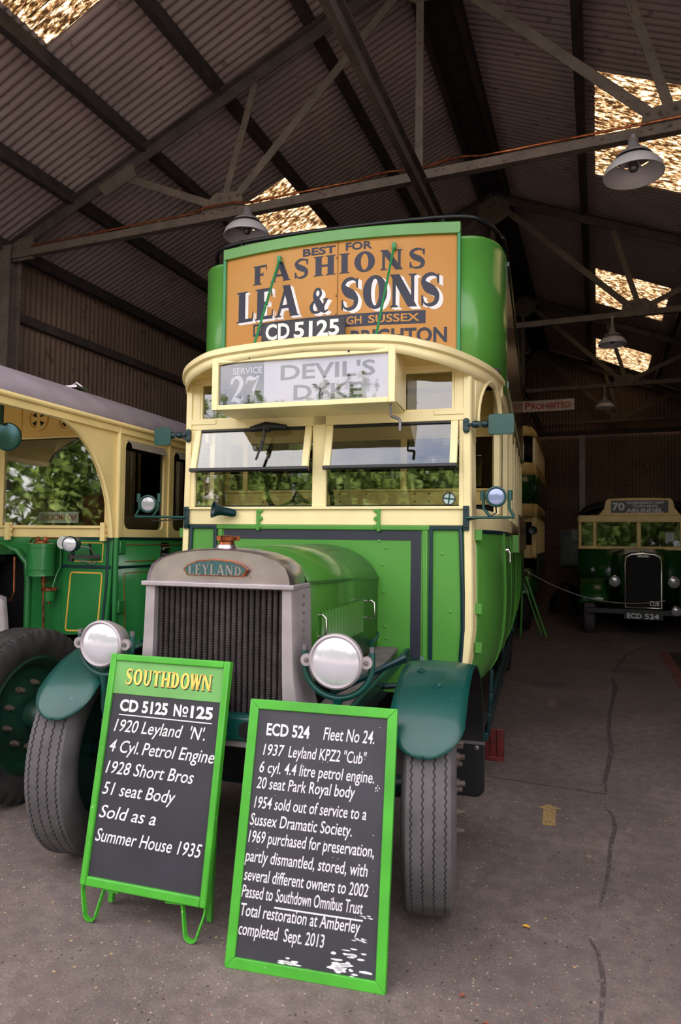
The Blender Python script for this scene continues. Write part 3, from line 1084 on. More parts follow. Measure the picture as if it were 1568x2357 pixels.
def wheel(parent, loc, steer, Ro=0.475, half=0.102, outer=1, m_rim='teal', nut_n=8, rub='rubber', zig=0.0035, grooves=4, block=False, disc=True, hub=1.15, nut=0.8):
    """wheel as a part: tyre with rim, hub and nuts below it; outer = +1 when the outside faces +x"""
    T = Matrix.Translation(loc) @ Matrix.Rotation(R(steer), 4, 'Z')
    def put(o):
        o.data.transform(T)
        return o
    ty = put(obj('wheel', tyre_mesh(Ro, Ro * 0.66, half, grooves, zig, 0.009, 220, block), rub, parent, smooth=28))
    s = outer
    mb = MB()
    mb.lathe([(Ro * 0.66, s * half * 0.55), (Ro * 0.69, s * half * 0.8), (Ro * 0.66, s * half * 0.86), (Ro * 0.6, s * half * 0.7), (Ro * 0.55, s * half * 0.35), (Ro * 0.44, s * half * 0.28), (Ro * 0.3, s * half * 0.5), (Ro * 0.24, s * half * 0.6), (Ro * 0.22, s * half * 0.6), (0.0, s * half * 0.6)], (0, 0, 0), (1, 0, 0), 40)
    mb.lathe([(Ro * 0.66, -s * half * 0.6), (Ro * 0.6, -s * half * 0.4), (Ro * 0.55, 0), (Ro * 0.2, s * half * 0.1), (0, s * half * 0.1)], (0, 0, 0), (1, 0, 0), 32)
    rim = put(obj('rim', mb, m_rim, ty, smooth=40))
    mb = MB()
    mb.lathe([(Ro * 0.16, s * half * 0.55), (Ro * 0.16, s * half * hub), (Ro * 0.13, s * half * (hub + 0.2)), (0, s * half * (hub + 0.23))], (0, 0, 0), (1, 0, 0), 20)
    put(obj('hub_cap', mb, m_rim, ty, smooth=40))
    mb = MB()
    for i in range(nut_n):
        a = 2 * math.pi * (i + 0.35) / nut_n
        c = Vector((0, Ro * 0.37 * math.cos(a), Ro * 0.37 * math.sin(a)))
        mb.lathe([(0.017, s * half * 0.35), (0.017, s * half * (nut - 0.22)), (0.011, s * half * (nut - 0.21)), (0.011, s * half * (nut - 0.02)), (0, s * half * nut)], c, (1, 0, 0), 6)
    for o_ in obj_each('wheel_nut', mb, 'steel', ty, smooth=30):
        put(o_)
    return ty
wheel(bus, (0.845, 0.0, 0.475), 8, outer=1, hub=0.85, nut=1.38, nut_n=10)
wheel(bus, (-0.80, 0.0, 0.475), 9, outer=-1)
wheel(bus, (0.86, 5.35, 0.475), 0, outer=1, half=0.11, rub='rubber_dk', block=True)
wheel(bus, (-0.86, 5.35, 0.475), 0, outer=-1, half=0.11, rub='rubber_dk', block=True)
mb = MB()
mb.tube([(-0.8, 5.35, 0.47), (0.8, 5.35, 0.47)], 0.06, 10)
obj('rear_axle', mb, 'soot', bus, smooth=40)

# ---- front mudguards: a curved plate over the wheel with a rounded nose
def mudguard(cx, s, name='mudguard'):
    mb = MB()
    rows = []
    hw = 0.143
    Rg = 0.512
    n = 26
    ts = [0.115 * (1 - math.cos(math.pi / 2 * q / 10)) for q in range(10)] + [0.115 + 0.885 * q / n for q in range(n + 1)]
    for t in ts:
        phi = R(-60 + 150 * t)                       # 0 = straight up, negative = to the front
        w = hw
        if t < 0.115:                                # rounded nose
            q = 1 - t / 0.115
            w = hw * math.sqrt(max(0.0, 1 - q * q)) * 0.998 + 0.002
        y = Rg * math.sin(phi)
        z = 0.475 + Rg * math.cos(phi)
        row = []
        for j in range(9):
            u = -1 + 2 * j / 8
            row.append((cx + u * w, y, z - 0.012 * u * u))
        rows.append(row)
    mb.sheet(rows)
    g_ = obj(name, mb, 'teal', bus, smooth=60, solid=0.006)
    mb = MB()
    mb.sheet([[(x, y * 0.984, 0.475 + (z - 0.475) * 0.984) for x, y, z in r_] for r_ in rows[11:]])
    lab(obj('mudguard_lining', mb, 'underside', g_, smooth=60), 'black underside of the mudguard')
    return g_
for cx, s in ((0.885, 1), (-0.7, -1)):
    g = mudguard(cx, s)
    mb = MB()
    for (dx, phi) in ((-0.06, -14), (0.02, -26)):
        a = R(phi)
        n_ = Vector((0, math.sin(a), math.cos(a)))
        c = Vector((cx + dx, 0, 0.475)) + n_ * 0.514
        mb.lathe([(0.017, 0.0), (0.017, 0.004), (0.01, 0.005), (0.0095, 0.001), (0, 0.001)], c, n_, 14)
    obj_each('grommet', mb, 'teal', g, smooth=30)
    mb = MB()
    fx0, fx1 = (cx - 0.02, cx + 0.148) if s > 0 else (cx - 0.148, cx + 0.02)
    pts = [(fx0, 0.52), (fx0, 0.26)] + [(fx1 - 0.05 + 0.05 * math.sin(R(a)), 0.31 - 0.05 * math.cos(R(a))) for a in range(0, 91, 15)] + [(fx1, 0.52)]
    mb.prism(pts, 'y', 0.5, 0.51)
    fl = obj('mud_flap', mb, 'black', g, bevel=0.004)
    mb = MB()
    for dx in (0.03, 0.11):
        mb.lathe([(0.012, 0), (0.012, 0.006), (0, 0.009)], (cx + dx * s, 0.499, 0.5), (0, -1, 0), 8)
    mb.box(cx - 0.02 if s > 0 else cx - 0.16, cx + 0.15 if s > 0 else cx + 0.02, 0.495, 0.5, 0.515, 0.53)
    obj('flap_clamp', mb, 'steelgrey', fl)
    mb = MB()
    mb.tube([(s * 0.4, 0.02, 0.82), (cx - s * 0.15, 0.02, 1.0)], 0.014, 8)
    mb.tube([(s * 0.4, 0.45, 0.75), (cx - s * 0.15, 0.45, 0.8)], 0.014, 8)
    obj_each('stay', mb, 'tealblack', g)

# ---- radiator
y0 = -0.33
mb = MB()
def rad_outline(k):      # half outline of the shell front, from crown to foot
    return [(0.0, 1.462), (0.1, 1.458), (0.2, 1.443), (0.27, 1.42), (0.31, 1.39), (0.328, 1.35), (0.333, 1.318)]
top = rad_outline(0)
full = [(-x, z) for x, z in top[::-1]] + top[1:]
rows = []
for y, sc, dz in ((y0 + 0.005, 0.965, -0.014), (y0 - 0.008, 0.985, -0.006), (y0 + 0.012, 1.0, 0.0), (y0 + 0.16, 1.005, 0.002), (y0 + 0.175, 0.99, -0.006)):
    rows.append([(x * sc, y, (z - 1.318) * (1 + dz * 4) + 1.318) for x, z in full])
mb.sheet(rows)
mb.face([(x * 0.965, y0 + 0.005, (z - 1.318) * 0.945 + 1.318) for x, z in full])
mb.face([(x * 0.99, y0 + 0.175, (z - 1.318) * 0.976 + 1.318) for x, z in full][::-1])
mb.face([(full[0][0] * sc, y, 1.318) for y, sc in ((y0 + 0.005, 0.965), (y0 + 0.175, 0.99))] + [(full[-1][0] * sc, y, 1.318) for y, sc in ((y0 + 0.175, 0.99), (y0 + 0.005, 0.965))])
shell = obj('radiator_header_tank', mb, 'alloy', bus, smooth=38)
mb = MB()
mb.box(-0.348, 0.348, y0 - 0.02, y0 + 0.19, 1.298, 1.318)
obj('tank_flange', mb, 'alloy_flat', shell, bevel=0.004)
for s in (-1, 1):                                        # flared side columns
    mb = MB()
    rows = []
    for z, xi, xo in ((1.298, 0.292, 0.338), (1.1, 0.294, 0.344), (0.95, 0.297, 0.352), (0.86, 0.3, 0.364), (0.79, 0.302, 0.385), (0.73, 0.302, 0.42), (0.69, 0.302, 0.46)):
        xb = xo + 0.018
        rows.append([(s * xi, y0 + 0.05, z), (s * xi, y0, z), (s * (xo - 0.006), y0 - 0.004, z), (s * xo, y0 + 0.006, z), (s * xb, y0 + 0.165, z), (s * (xb - 0.02), y0 + 0.17, z), (s * xi, y0 + 0.14, z)])
    mb.sheet(rows, closed=True)
    mb.face(rows[0])
    mb.face(rows[-1])
    obj('radiator_side_column', mb, 'alloy_flat', shell, smooth=30)
    mb = MB()
    for i in range(14):
        z = 1.27 - i * 0.035
        mb.lathe([(0.006, 0), (0.005, 0.004), (0, 0.006)], (s * 0.353, y0 + 0.09, z), (s, 0, 0), 6)
    obj_each('rivet', mb, 'steel', shell)
mb = MB()
mb.box(-0.295, 0.295, y0 + 0.07, y0 + 0.12, 0.7, 1.3)
core = obj('radiator_core', mb, 'core_back', bus)
def finned_tubes():
    mb = MB()
    nT = 22
    for i in range(nT):
        x = -0.278 + 0.556 * i / (nT - 1)
        prof = []
        z = 0.71
        while z < 1.285:
            prof += [(0.0088, z), (0.0114, z + 0.0018), (0.0114, z + 0.0036), (0.0088, z + 0.0054)]
            z += 0.0072
        mb.lathe(prof + [(0.009, 1.287), (0.0125, 1.289), (0.0125, 1.298)], (x, y0 + 0.035, 0), (0, 0, 1), 8)
    return mb
obj_each('radiator_tube', finned_tubes(), 'core', core)
mb = MB()
mb.box(-0.36, 0.36, y0 - 0.01, y0 + 0.16, 0.655, 0.7)
obj('radiator_bottom_tank', mb, 'alloy_flat', core, bevel=0.006)
# badge
mb = MB()
bz, bw = 1.38, 0.128
up_ = [(-bw - 0.02, bz - 0.006), (-bw, bz + 0.012), (-0.085, bz + 0.03), (0, bz + 0.037), (0.085, bz + 0.03), (bw, bz + 0.012), (bw + 0.02, bz - 0.006)]
dn_ = [(bw, bz - 0.034), (-bw, bz - 0.034)]
mb.prism(up_ + dn_, 'y', y0 - 0.02, y0 + 0.002)
badge = obj('maker_badge', mb, 'brass', bus, bevel=0.002)
k_ = 0.9
mb = MB()
mb.prism([(x * 0.95, (z - bz) * 0.84 + bz) for x, z in up_ + dn_], 'y', y0 - 0.0215, y0 - 0.019)
M['badge'] = mat('blue_green_enamel', rgb(52, 88, 88), 0.4, var=0.12, scale=40)
obj('badge_plate', mb, 'badge', badge)
serif_text('LEYLAND', -0.122, bz - 0.03, 0.244, 0.047, y0 - 0.023, 'alloy', badge, T=0.2, t=0.09, spacing=0.1, arch=0.22)
# filler cap
mb = MB()
mb.lathe([(0.052, 1.452), (0.046, 1.468), (0.042, 1.476)], (0.0, y0 + 0.085, 0), (0, 0, 1), 24)
neck = obj('filler_neck', mb, 'alloy', bus, smooth=40)
mb = MB()
mb.lathe([(0.034, 1.474), (0.034, 1.486), (0.03, 1.492), (0.044, 1.494), (0.046, 1.508), (0.038, 1.514), (0.0, 1.517)], (0.0, y0 + 0.085, 0), (0, 0, 1), 24)
for a in (20, 140, 260):
    c, s_ = math.cos(R(a)), math.sin(R(a))
    mb.bar((0.04 * c, y0 + 0.085 + 0.04 * s_, 1.503), (0.056 * c, y0 + 0.085 + 0.056 * s_, 1.503), 0.02, 0.018)
obj('filler_cap', mb, 'brass', neck, smooth=40)

# ---- bonnet
def bonnet_section(hw, zc, zs, zb):
    n = 12
    pts = [(-hw, zb), (-hw, zs)]
    for i in range(1, n):
        t = -1 + 2 * i / n
        x = hw * math.sin(t * math.pi / 2)
        z = zs + (zc - zs) * max(0.0, 1 - abs(x / hw) ** 2.6) ** 0.72
        pts.append((x, z))
    return pts + [(hw, zs), (hw, zb)]
rows = []
for y, hw, zc, zs, zb in ((-0.15, 0.338, 1.462, 1.318, 0.88), (0.4, 0.355, 1.47, 1.305, 0.88), (0.99, 0.375, 1.475, 1.288, 0.86)):
    rows.append([(x, y, z) for x, z in bonnet_section(hw, zc, zs, zb)])
mb = MB()
mb.sheet(rows)
M['bonnet'] = mat('bonnet_green_paint', rgb(66, 122, 44), 0.3, var=0.08, scale=3, coat=0.4)
bonnet = obj('bonnet', mb, 'bonnet', bus, smooth=42, solid=0.004)
for s in (-1, 1):
    mb = MB()
    mb.bar((s * 0.341, -0.15, 1.318), (s * 0.378, 0.985, 1.288), 0.012, 0.012)
    obj('bonnet_hinge', mb, 'bottle', bonnet)
    # louvres pressed in the side panel
    mb = MB()
    for i in range(15):
        y = 0.02 + i * 0.044
        x = s * (0.342 + 0.0326 * (y + 0.15))
        rows = []
        for z, d in ((1.0, 0.0), (1.01, 0.012), (1.17, 0.012), (1.185, 0.0)):
            rows.append([(x, y, z), (x + s * d, y + 0.01, z), (x + s * d * 0.8, y + 0.022, z), (x, y + 0.034, z)])
        mb.sheet(rows)
    obj('louvres', mb, 'bonnet', bonnet, smooth=30)
    for y in (-0.02, 0.78):
        mb = MB()
        x = s * (0.34 + 0.0326 * (y + 0.15))
        mb.tube([(x, y, 1.165), (x + s * 0.02, y, 1.168), (x + s * 0.036, y, 1.155), (x + s * 0.038, y, 1.1), (x + s * 0.03, y, 1.075), (x, y, 1.07)], 0.0065, 8)
        h_ = obj('bonnet_handle', mb, 'chrome', bonnet, smooth=60)
    mb = MB()
    mb.box(s * 0.365 - 0.015, s * 0.365 + 0.02, 0.83, 0.87, 0.9, 0.94)
    mb.tube([(s * 0.39, 0.85, 0.93), (s * 0.41, 0.86, 0.96), (s * 0.405, 0.88, 0.98)], 0.008, 6)
    obj('bonnet_catch', mb, 'teal', bonnet)
# boards beside the bonnet
for s in (-1, 1):
    mb = MB()
    mb.prism([(-0.28, 0.74), (0.98, 0.86), (0.98, 0.885), (-0.28, 0.77)], 'x', s * 0.37, s * 0.5)
    obj('side_board', mb, 'wood_grey', bus, bevel=0.004)
    mb = MB()
    mb.bar((s * 0.5, -0.3, 0.735), (s * 0.56, 0.98, 0.86), 0.02, 0.05)
    mb.bar((s * 0.55, 0.7, 0.845), (s * 0.76, 0.28, 0.95), 0.02, 0.02)
    obj('board_edge_iron', mb, 'teal', bus)

# ---- headlamps
def headlamp(c, r, tilt, label):
    """c centre of the lens rim, facing -y"""
    T = Matrix.Translation(c) @ Matrix.Rotation(R(tilt), 4, 'Z')
    def put(o):
        o.data.transform(T)
        return o
    mb = MB()
    mb.lathe([(r * 0.86, -0.012), (r * 0.93, -0.02), (r, -0.014), (r * 1.02, 0.0), (r * 0.99, 0.02), (r * 0.94, 0.022), (r * 0.9, 0.05), (r * 0.72, 0.1), (r * 0.4, 0.135), (0.0, 0.145)], (0, 0, 0), (0, 1, 0), 40)
    for s in (-1, 1):
        mb.lathe([(0.024, -0.006), (0.024, 0.012), (0.0, 0.012)], (s * r * 1.12, 0.0, 0), (0, 1, 0), 14)
        mb.lathe([(0.024, -0.006), (0.0, -0.006)], (s * r * 1.12, 0.0, 0), (0, 1, 0), 14)
    h = lab(put(obj('headlamp', mb, 'alloy_flat', bus, smooth=40)), label)
    mb = MB()
    mb.lathe([(r * 0.88, -0.012), (r * 0.7, -0.022), (r * 0.4, -0.03), (0.0, -0.033)], (0, 0, 0), (0, 1, 0), 40)
    put(obj('headlamp_lens', mb, 'lens', h, smooth=60))
    mb = MB()
    for s in (-1, 1):
        mb.lathe([(0.01, -0.008), (0.008, -0.012), (0, -0.013)], (s * r * 1.12, 0.0, 0), (0, 1, 0), 8)
        mb.tube([(s * r * 1.27, 0.03, 0.055), (s * r * 1.27, 0.03, -0.02)], 0.011, 8)
    for o_ in obj_each('rim_screw', mb, 'steelgrey', h):
        put(o_)
    mb = MB()
    pts = []
    for i in range(17):
        a = R(180 + 180 * i / 16)
        pts.append((r * 1.27 * math.cos(a), 0.03, r * 1.2 * math.sin(a) - 0.02))
    mb.tube([(-r * 1.27, 0.03, 0.035)] + pts + [(r * 1.27, 0.03, 0.035)], 0.0125, 8)
    mb.tube([(0, 0.03, -r * 1.2 - 0.02), (0, 0.03, -r * 1.2 - 0.045), (0, 0.03, -r * 1.2 - 0.16), (0, 0.06, -r * 1.2 - 0.24)], [0.026, 0.017, 0.016, 0.016], 10)
    put(obj('headlamp_fork', mb, 'teal', h, smooth=50))
headlamp((0.53, -0.35, 1.03), 0.107, 3, 'round headlamp right of the radiator')
headlamp((-0.533, -0.35, 1.04), 0.1, 3, 'round headlamp behind the small blackboard')
mb = MB()
mb.bar((-0.56, -0.28, 0.68), (0.56, -0.28, 0.68), 0.05, 0.05)
obj('lamp_bracket_bar', mb, 'tealblack', bus)

# ---- front of the body (plane y = 1.0)
YF_ = 1.0
mb = MB()
mb.prism([(-0.89, 1.585), (0.89, 1.585), (0.9, 1.2), (0.9, 0.95), (0.87, 0.7), (0.84, 0.62), (-0.84, 0.62), (-0.87, 0.7), (-0.9, 0.95), (-0.9, 1.2)], 'y', YF_, YF_ + 0.03)
dash = obj('dash_panel', mb, 'green', bus)
mb = MB()
mb.prism([(-0.63, 0.66), (-0.57, 0.66), (-0.57, 1.505), (0.57, 1.505), (0.57, 0.66), (0.63, 0.66), (0.63, 1.562), (-0.63, 1.562)], 'y', YF_ - 0.003, YF_)
lab(obj('black_border', mb, 'frame_black', dash), 'broad black painted border')
mb = MB()
mb.bar((-0.68, YF_ - 0.004, 1.578), (0.68, YF_ - 0.004, 1.578), 0.022, 0.028)
for s in (-1, 1):
    mb.bar((s * 0.655, YF_ - 0.004, 0.66), (s * 0.655, YF_ - 0.004, 1.57), 0.028, 0.016, (0, 1, 0))
obj('green_bead', mb, 'green', dash, bevel=0.005)
for s in (-1, 1):
    mb = MB()
    mb.bar((s * 0.688, YF_ - 0.006, 0.66), (s * 0.688, YF_ - 0.006, 1.575), 0.022, 0.02, (0, 1, 0))
    mb.bar((s * 0.68, YF_ - 0.006, 1.578), (s * 0.87, YF_ - 0.006, 1.578), 0.02, 0.024)
    mb.tube([(s * 0.858, YF_ - 0.006, 1.575), (s * 0.87, YF_ - 0.006, 1.2), (s * 0.872, YF_ - 0.006, 1.0), (s * 0.855, YF_ - 0.006, 0.75)], 0.014, 6)
    obj('teal_bead', mb, 'tealblack', dash, bevel=0.004)
mb = MB()
random.seed(3)
for x, z in ((0.42, 1.46), (0.41, 1.2), (0.42, 1.0), (0.43, 0.93), (0.4, 1.36), (0.38, 1.5), (0.75, 1.43), (0.8, 1.1)):
    mb.lathe([(0.009, 0), (0.008, 0.005), (0, 0.007)], (x, YF_, z), (0, -1, 0), 8)
obj_each('panel_screw', mb, 'green', dash)
# cream front frame
mb = MB()
mb.box(-0.888, 0.888, YF_ - 0.005, YF_ + 0.03, 1.592, 1.69)
mb.box(-0.888, 0.888, YF_ - 0.022, YF_ + 0.03, 1.686, 1.704)
mb.box(-0.045, 0.045, YF_ - 0.004, YF_ + 0.04, 1.704, 2.51)
mb.box(-0.888, 0.888, YF_ - 0.004, YF_ + 0.04, 2.2, 2.262)
mb.box(-0.888, 0.888, YF_, YF_ + 0.04, 2.5, 2.57)
for s in (-1, 1):
    mb.box(s * 0.845 if s > 0 else -0.89, 0.89 if s > 0 else -0.845, YF_ - 0.002, YF_ + 0.04, 1.704, 2.2)
    mb.box(s * 0.815 if s > 0 else -0.89, 0.89 if s > 0 else -0.815, YF_ - 0.002, YF_ + 0.04, 2.262, 2.5)
front = obj('front_frame', mb, 'cream', bus, bevel=0.005)
mb = MB()
for s in (-1, 1):
    mb.box(min(s * 0.7, s * 0.896), max(s * 0.7, s * 0.896), YF_ - 0.01, YF_ - 0.002, 2.235, 2.268)
    mb.box(min(s * 0.87, s * 0.905), max(s * 0.87, s * 0.905), YF_ - 0.01, YF_ + 0.02, 2.268, 2.5)
obj_each('joint_plate', mb, 'cream', front, bevel=0.003)
# corner pillars
for s in (-1, 1):
    mb = MB()
    rows = []
    for z, dx in ((2.52, 0.0), (2.0, 0.0), (1.6, 0.006), (1.2, 0.012), (1.0, 0.012), (0.85, -0.004), (0.74, -0.03)):
        x0, x1 = 0.872 + dx, 0.915 + dx
        rows.append([(s * x0, YF_ - 0.012, z), (s * (x1 - 0.008), YF_ - 0.012, z), (s * x1, YF_ - 0.004, z), (s * (x1 + 0.018), YF_ + 0.075, z), (s * x0, YF_ + 0.075, z)])
    mb.sheet(rows, closed=True)
    mb.face(rows[0]); mb.face(rows[-1])
    obj('corner_pillar', mb, 'cream', bus, smooth=25)
# windscreen: fixed lower panes and swung-out upper sashes
for s, xa, xb in ((-1, -0.842, -0.048), (1, 0.048, 0.842)):
    mb = MB()
    mb.box(xa, xb, YF_ + 0.012, YF_ + 0.016, 1.704, 1.945)
    w = obj('windscreen_pane', mb, 'glass', bus)
    mb = MB()
    mb.box(xa, xb, YF_ + 0.005, YF_ + 0.012, 1.704, 1.712)
    mb.box(xa, xb, YF_ - 0.002, YF_ + 0.018, 1.936, 1.948)
    obj('glazing_strip', mb, 'black', w)
    T = Matrix.Translation((0, YF_ - 0.002, 2.196)) @ Matrix.Rotation(R(-14.5), 4, 'X')
    mb = MB()
    mb.box(xa - 0.002, xb + 0.002, -0.016, 0.016, -0.282, -0.262, T)
    sash = lab(obj('opening_sash', mb, 'black', bus, bevel=0.003), 'swung-out upper windscreen sash with black bottom rail')
    mb = MB()
    mb.box(xa, xa + 0.042, -0.012, 0.012, -0.262, 0.0, T)
    mb.box(xb - 0.042, xb, -0.012, 0.012, -0.262, 0.0, T)
    obj_each('sash_stile', mb, 'cream', sash, bevel=0.003)
    mb = MB()
    mb.box(xa + 0.042, xb - 0.042, -0.012, 0.012, -0.014, 0.0, T)
    obj('sash_top_rail', mb, 'black', sash, bevel=0.003)
    mb = MB()
    mb.box(xa + 0.04, xb - 0.04, -0.002, 0.002, -0.264, -0.01, T)
    obj('sash_pane', mb, 'glass', sash)
# top lights
for xa, xb in ((-0.815, -0.045), (0.045, 0.815)):
    mb = MB()
    mb.box(xa, xb, YF_ + 0.014, YF_ + 0.018, 2.262, 2.5)
    w = obj('top_light_pane', mb, 'glass', bus)
    mb = MB()
    mb.frame(xa, xb, 2.262, 2.502, 0.012, YF_ + 0.002, YF_ + 0.02)
    obj('glazing_bead', mb, 'cream', w)
# wiper
mb = MB()
mb.tube([(-0.44, 0.955, 2.185), (-0.33, 0.945, 2.2), (-0.2, 0.955, 2.19)], [0.018, 0.03, 0.016], 10)
mb.lathe([(0.032, 0), (0.03, 0.035), (0.018, 0.045), (0, 0.046)], (-0.33, 0.965, 2.195), (0, -1, 0), 16)
wp = obj('wiper_motor', mb, 'black', bus, smooth=40)
mb = MB()
mb.bar((-0.33, 0.915, 2.185), (-0.352, 0.905, 2.06), 0.012, 0.008)
mb.bar((-0.336, 0.905, 2.1), (-0.366, 0.878, 1.985), 0.016, 0.01)
mb.bar((-0.318, 0.915, 2.17), (-0.335, 0.895, 2.04), 0.005, 0.005)
obj('wiper_arm', mb, 'black', wp)
# tax-disc holder inside the right pane
mb = MB()
mb.lathe([(0.037, 0.0), (0.038, 0.012), (0.033, 0.012), (0.033, 0.003), (0, 0.003)], (0.79, YF_ + 0.002, 1.748), (0, -1, 0), 28)
d = obj('disc_holder', mb, 'black', bus, smooth=30)
M['disc'] = mat('pale_disc_paper', rgb(190, 208, 205), 0.5)
mb = MB()
mb.lathe([(0.033, 0.004), (0, 0.004)], (0.79, YF_ + 0.002, 1.748), (0, -1, 0), 28)
obj('paper_disc', mb, 'disc', d)
mb = MB()
mb.bar((0.758, YF_ - 0.004, 1.752), (0.822, YF_ - 0.004, 1.744), 0.002, 0.008)
mb.bar((0.786, YF_ - 0.004, 1.717), (0.794, YF_ - 0.004, 1.779), 0.008, 0.002, (0, 1, 0))
obj('cross_print', mb, 'teal', d)
# bulb horn
mb = MB()
a_ = Vector((-0.545, 0.975, 1.662)); ax = Vector((-0.115, -0.1, 0.022)).normalized()
mb.lathe([(0.0, -0.005), (0.022, 0.0), (0.026, 0.02), (0.027, 0.08), (0.034, 0.11), (0.052, 0.14), (0.054, 0.143), (0.05, 0.142), (0.03, 0.11), (0.022, 0.06), (0.0, 0.058)], a_, ax, 28)
hn = obj('horn', mb, 'tealblack', bus, smooth=40)
mb = MB()
mb.tube([a_ + ax * 0.03, a_ + ax * 0.03 + Vector((0.01, 0.04, -0.01))], 0.012, 8)
obj('horn_bracket', mb, 'tealblack', hn)
# green hook brackets
for x, s in ((-0.392, 1), (0.378, -1)):
    mb = MB()
    mb.box(x - 0.011, x + 0.011, YF_ - 0.022, YF_ - 0.004, 1.556, 1.692)
    for i, z in enumerate((1.68, 1.632, 1.585)):
        mb.lathe([(0.014, 0.0), (0.014, 0.014), (0, 0.016)], (x + s * 0.016, YF_ - 0.004, z), (0, -1, 0), 12)
    obj('board_hook', mb, 'green', bus, bevel=0.003)
# spot lamps on side arms
def spot(s, cx, cz, face, label):
    c = Vector((cx, 0.94, cz))
    mb = MB()
    mb.box(min(s * 0.872, s * 0.906), max(s * 0.872, s * 0.906), YF_ - 0.03, YF_ - 0.008, 1.565, 1.705)
    pl = lab(obj('spot_lamp_bracket', mb, 'tealblack', bus, bevel=0.004), label)
    mb = MB()
    for z in (1.585, 1.685):
        mb.lathe([(0.008, 0), (0.007, 0.006), (0, 0.008)], (s * 0.889, YF_ - 0.03, z), (0, -1, 0), 6)
    obj_each('bracket_bolt', mb, 'black', pl)
    mb = MB()
    mb.tube([(s * 0.89, 0.965, 1.637), (s * 0.95, 0.955, 1.637), (cx + s * 0.1, 0.95, 1.64)], 0.0075, 8)
    mb.tube([(cx - s * 0.07, 0.95, 1.79), (cx - s * 0.07, 0.95, 1.69), (cx - s * 0.035, 0.95, 1.645)], 0.008, 8)
    mb.tube([(cx + s * 0.07, 0.95, 1.79), (cx + s * 0.07, 0.95, 1.69), (cx + s * 0.095, 0.95, 1.645)], 0.008, 8)
    for q in (-1, 1):
        mb.tube([(cx + q * 0.076, 0.95, 1.735), (cx + q * 0.076, 0.95, 1.79)], 0.012, 8)
    obj('lamp_arm', mb, 'teal', pl, smooth=50)
    mb = MB()
    ax = Vector(face).normalized()
    mb.lathe([(0.044, 0.002), (0.05, 0.01), (0.057, 0.008), (0.06, -0.012), (0.056, -0.03), (0.042, -0.065), (0.018, -0.085), (0, -0.088)], c, ax, 28)
    lp = obj('spot_lamp', mb, 'teal', pl, smooth=40)
    mb = MB()
    mb.lathe([(0.045, 0.0), (0.03, 0.003), (0, 0.005)], c, ax, 28)
    obj('spot_lens', mb, 'lens_blue' if s > 0 else 'lens_clear', pl, smooth=60)
    mb = MB()
    mb.tube([c - ax * 0.06 + Vector((0, 0, -0.03)), c + Vector((-s * 0.0, 0.02, -0.09)), c + Vector((-s * 0.03, 0.01, -0.112)), Vector((s * 0.9, 0.97, 1.625))], 0.004, 6)
    obj('lamp_wire', mb, 'black', pl)
spot(1, 1.058, 1.755, (0.1, -1, 0.0), 'bracket of the blue-tinted spot lamp on the right pillar')
spot(-1, -1.15, 1.722, (0.25, -1, 0.0), 'bracket of the spot lamp on the left pillar')
# wing mirrors
for s, xa, xb in ((1, 1.015, 1.155), (-1, 0.99, 1.11)):
    mb = MB()
    for k2 in range(2):
        mb.lathe([(0.018, 0), (0.018, 0.014), (0.014, 0.02), (0, 0.022)], (s * 0.888, YF_ - 0.012, 2.14 + 0.05 * k2), (0, -1, 0), 16)
    mb.box(min(s * 0.87, s * 0.906), max(s * 0.87, s * 0.906), YF_ - 0.032, YF_ - 0.012, 2.14, 2.19)
    base = obj('mirror_bracket', mb, 'tealblack', bus, smooth=30)
    mb = MB()
    P = lambda t: Vector((s * (0.9 + t), 0.965 - t * 0.1, 2.166))
    mb.tube([P(0.0), P(0.03)], 0.01, 8)
    mb.tube([P(0.02), P(0.028), P(0.045), P(0.06), P(0.07)], [0.008, 0.02, 0.022, 0.016, 0.01], 12)
    mb.bar(P(0.04), P(0.105), 0.024, 0.022)
    mb.tube([P(0.07), P(0.08), P(0.1), P(0.112), P(0.12)], [0.01, 0.02, 0.022, 0.016, 0.008], 12)
    mb.tube([P(0.115), P(0.2)], [0.008, 0.004], 8)
    obj('ball_joint_arm', mb, 'tealblack', base, smooth=40)
    mb = MB()
    h = 0.058
    c = 0.014
    pts = []
    for (ccx, ccz, a0) in ((xb - c, 2.158 + h - c, 0), (xa + c, 2.158 + h - c, 90), (xa + c, 2.158 - h + c, 180), (xb - c, 2.158 - h + c, 270)):
        for q in range(4):
            a = R(a0 + 30 * q)
            pts.append((s * (ccx + c * math.cos(a)), ccz + c * math.sin(a)))
    mb.prism(pts, 'y', 0.93, 0.94)
    mp_o = obj('mirror_plate', mb, 'teal', base, bevel=0.002)

# ---- destination box
bx0, bx1, bz0, bz1, by0, by1 = -0.572, 0.535, 2.258, 2.571, 0.68, 1.0
mb = MB()
mb.frame(bx0, bx1, bz0, bz1, 0.04, by0, by0 + 0.03, 0.035, 0.03)
mb.box(bx0, bx0 + 0.012, by0 + 0.03, by1, bz0 + 0.01, bz1)
mb.box(bx1 - 0.012, bx1, by0 + 0.03, by1, bz0 + 0.01, bz1)
mb.box(bx0 + 0.012, bx1 - 0.012, by0 + 0.03, by1, bz0, bz0 + 0.012)
mb.box(bx0 + 0.012, bx1 - 0.012, by0 + 0.03, by1, bz1 - 0.012, bz1)
dest = obj('destination_box', mb, 'cream', bus, bevel=0.004)
mb = MB()
for x in (-0.33, 0.27):
    mb.lathe([(0.008, 0), (0.006, 0.003), (0, 0.003)], (x, by0, bz1 - 0.016), (0, -1, 0), 8)
obj_each('box_screw', mb, 'black', dest)
yb = by0 + 0.034
mb = MB()
mb.box(-0.253, 0.5, yb, yb + 0.004, 2.286, 2.54)
bl = obj('destination_blind', mb, 'offwhite', dest)
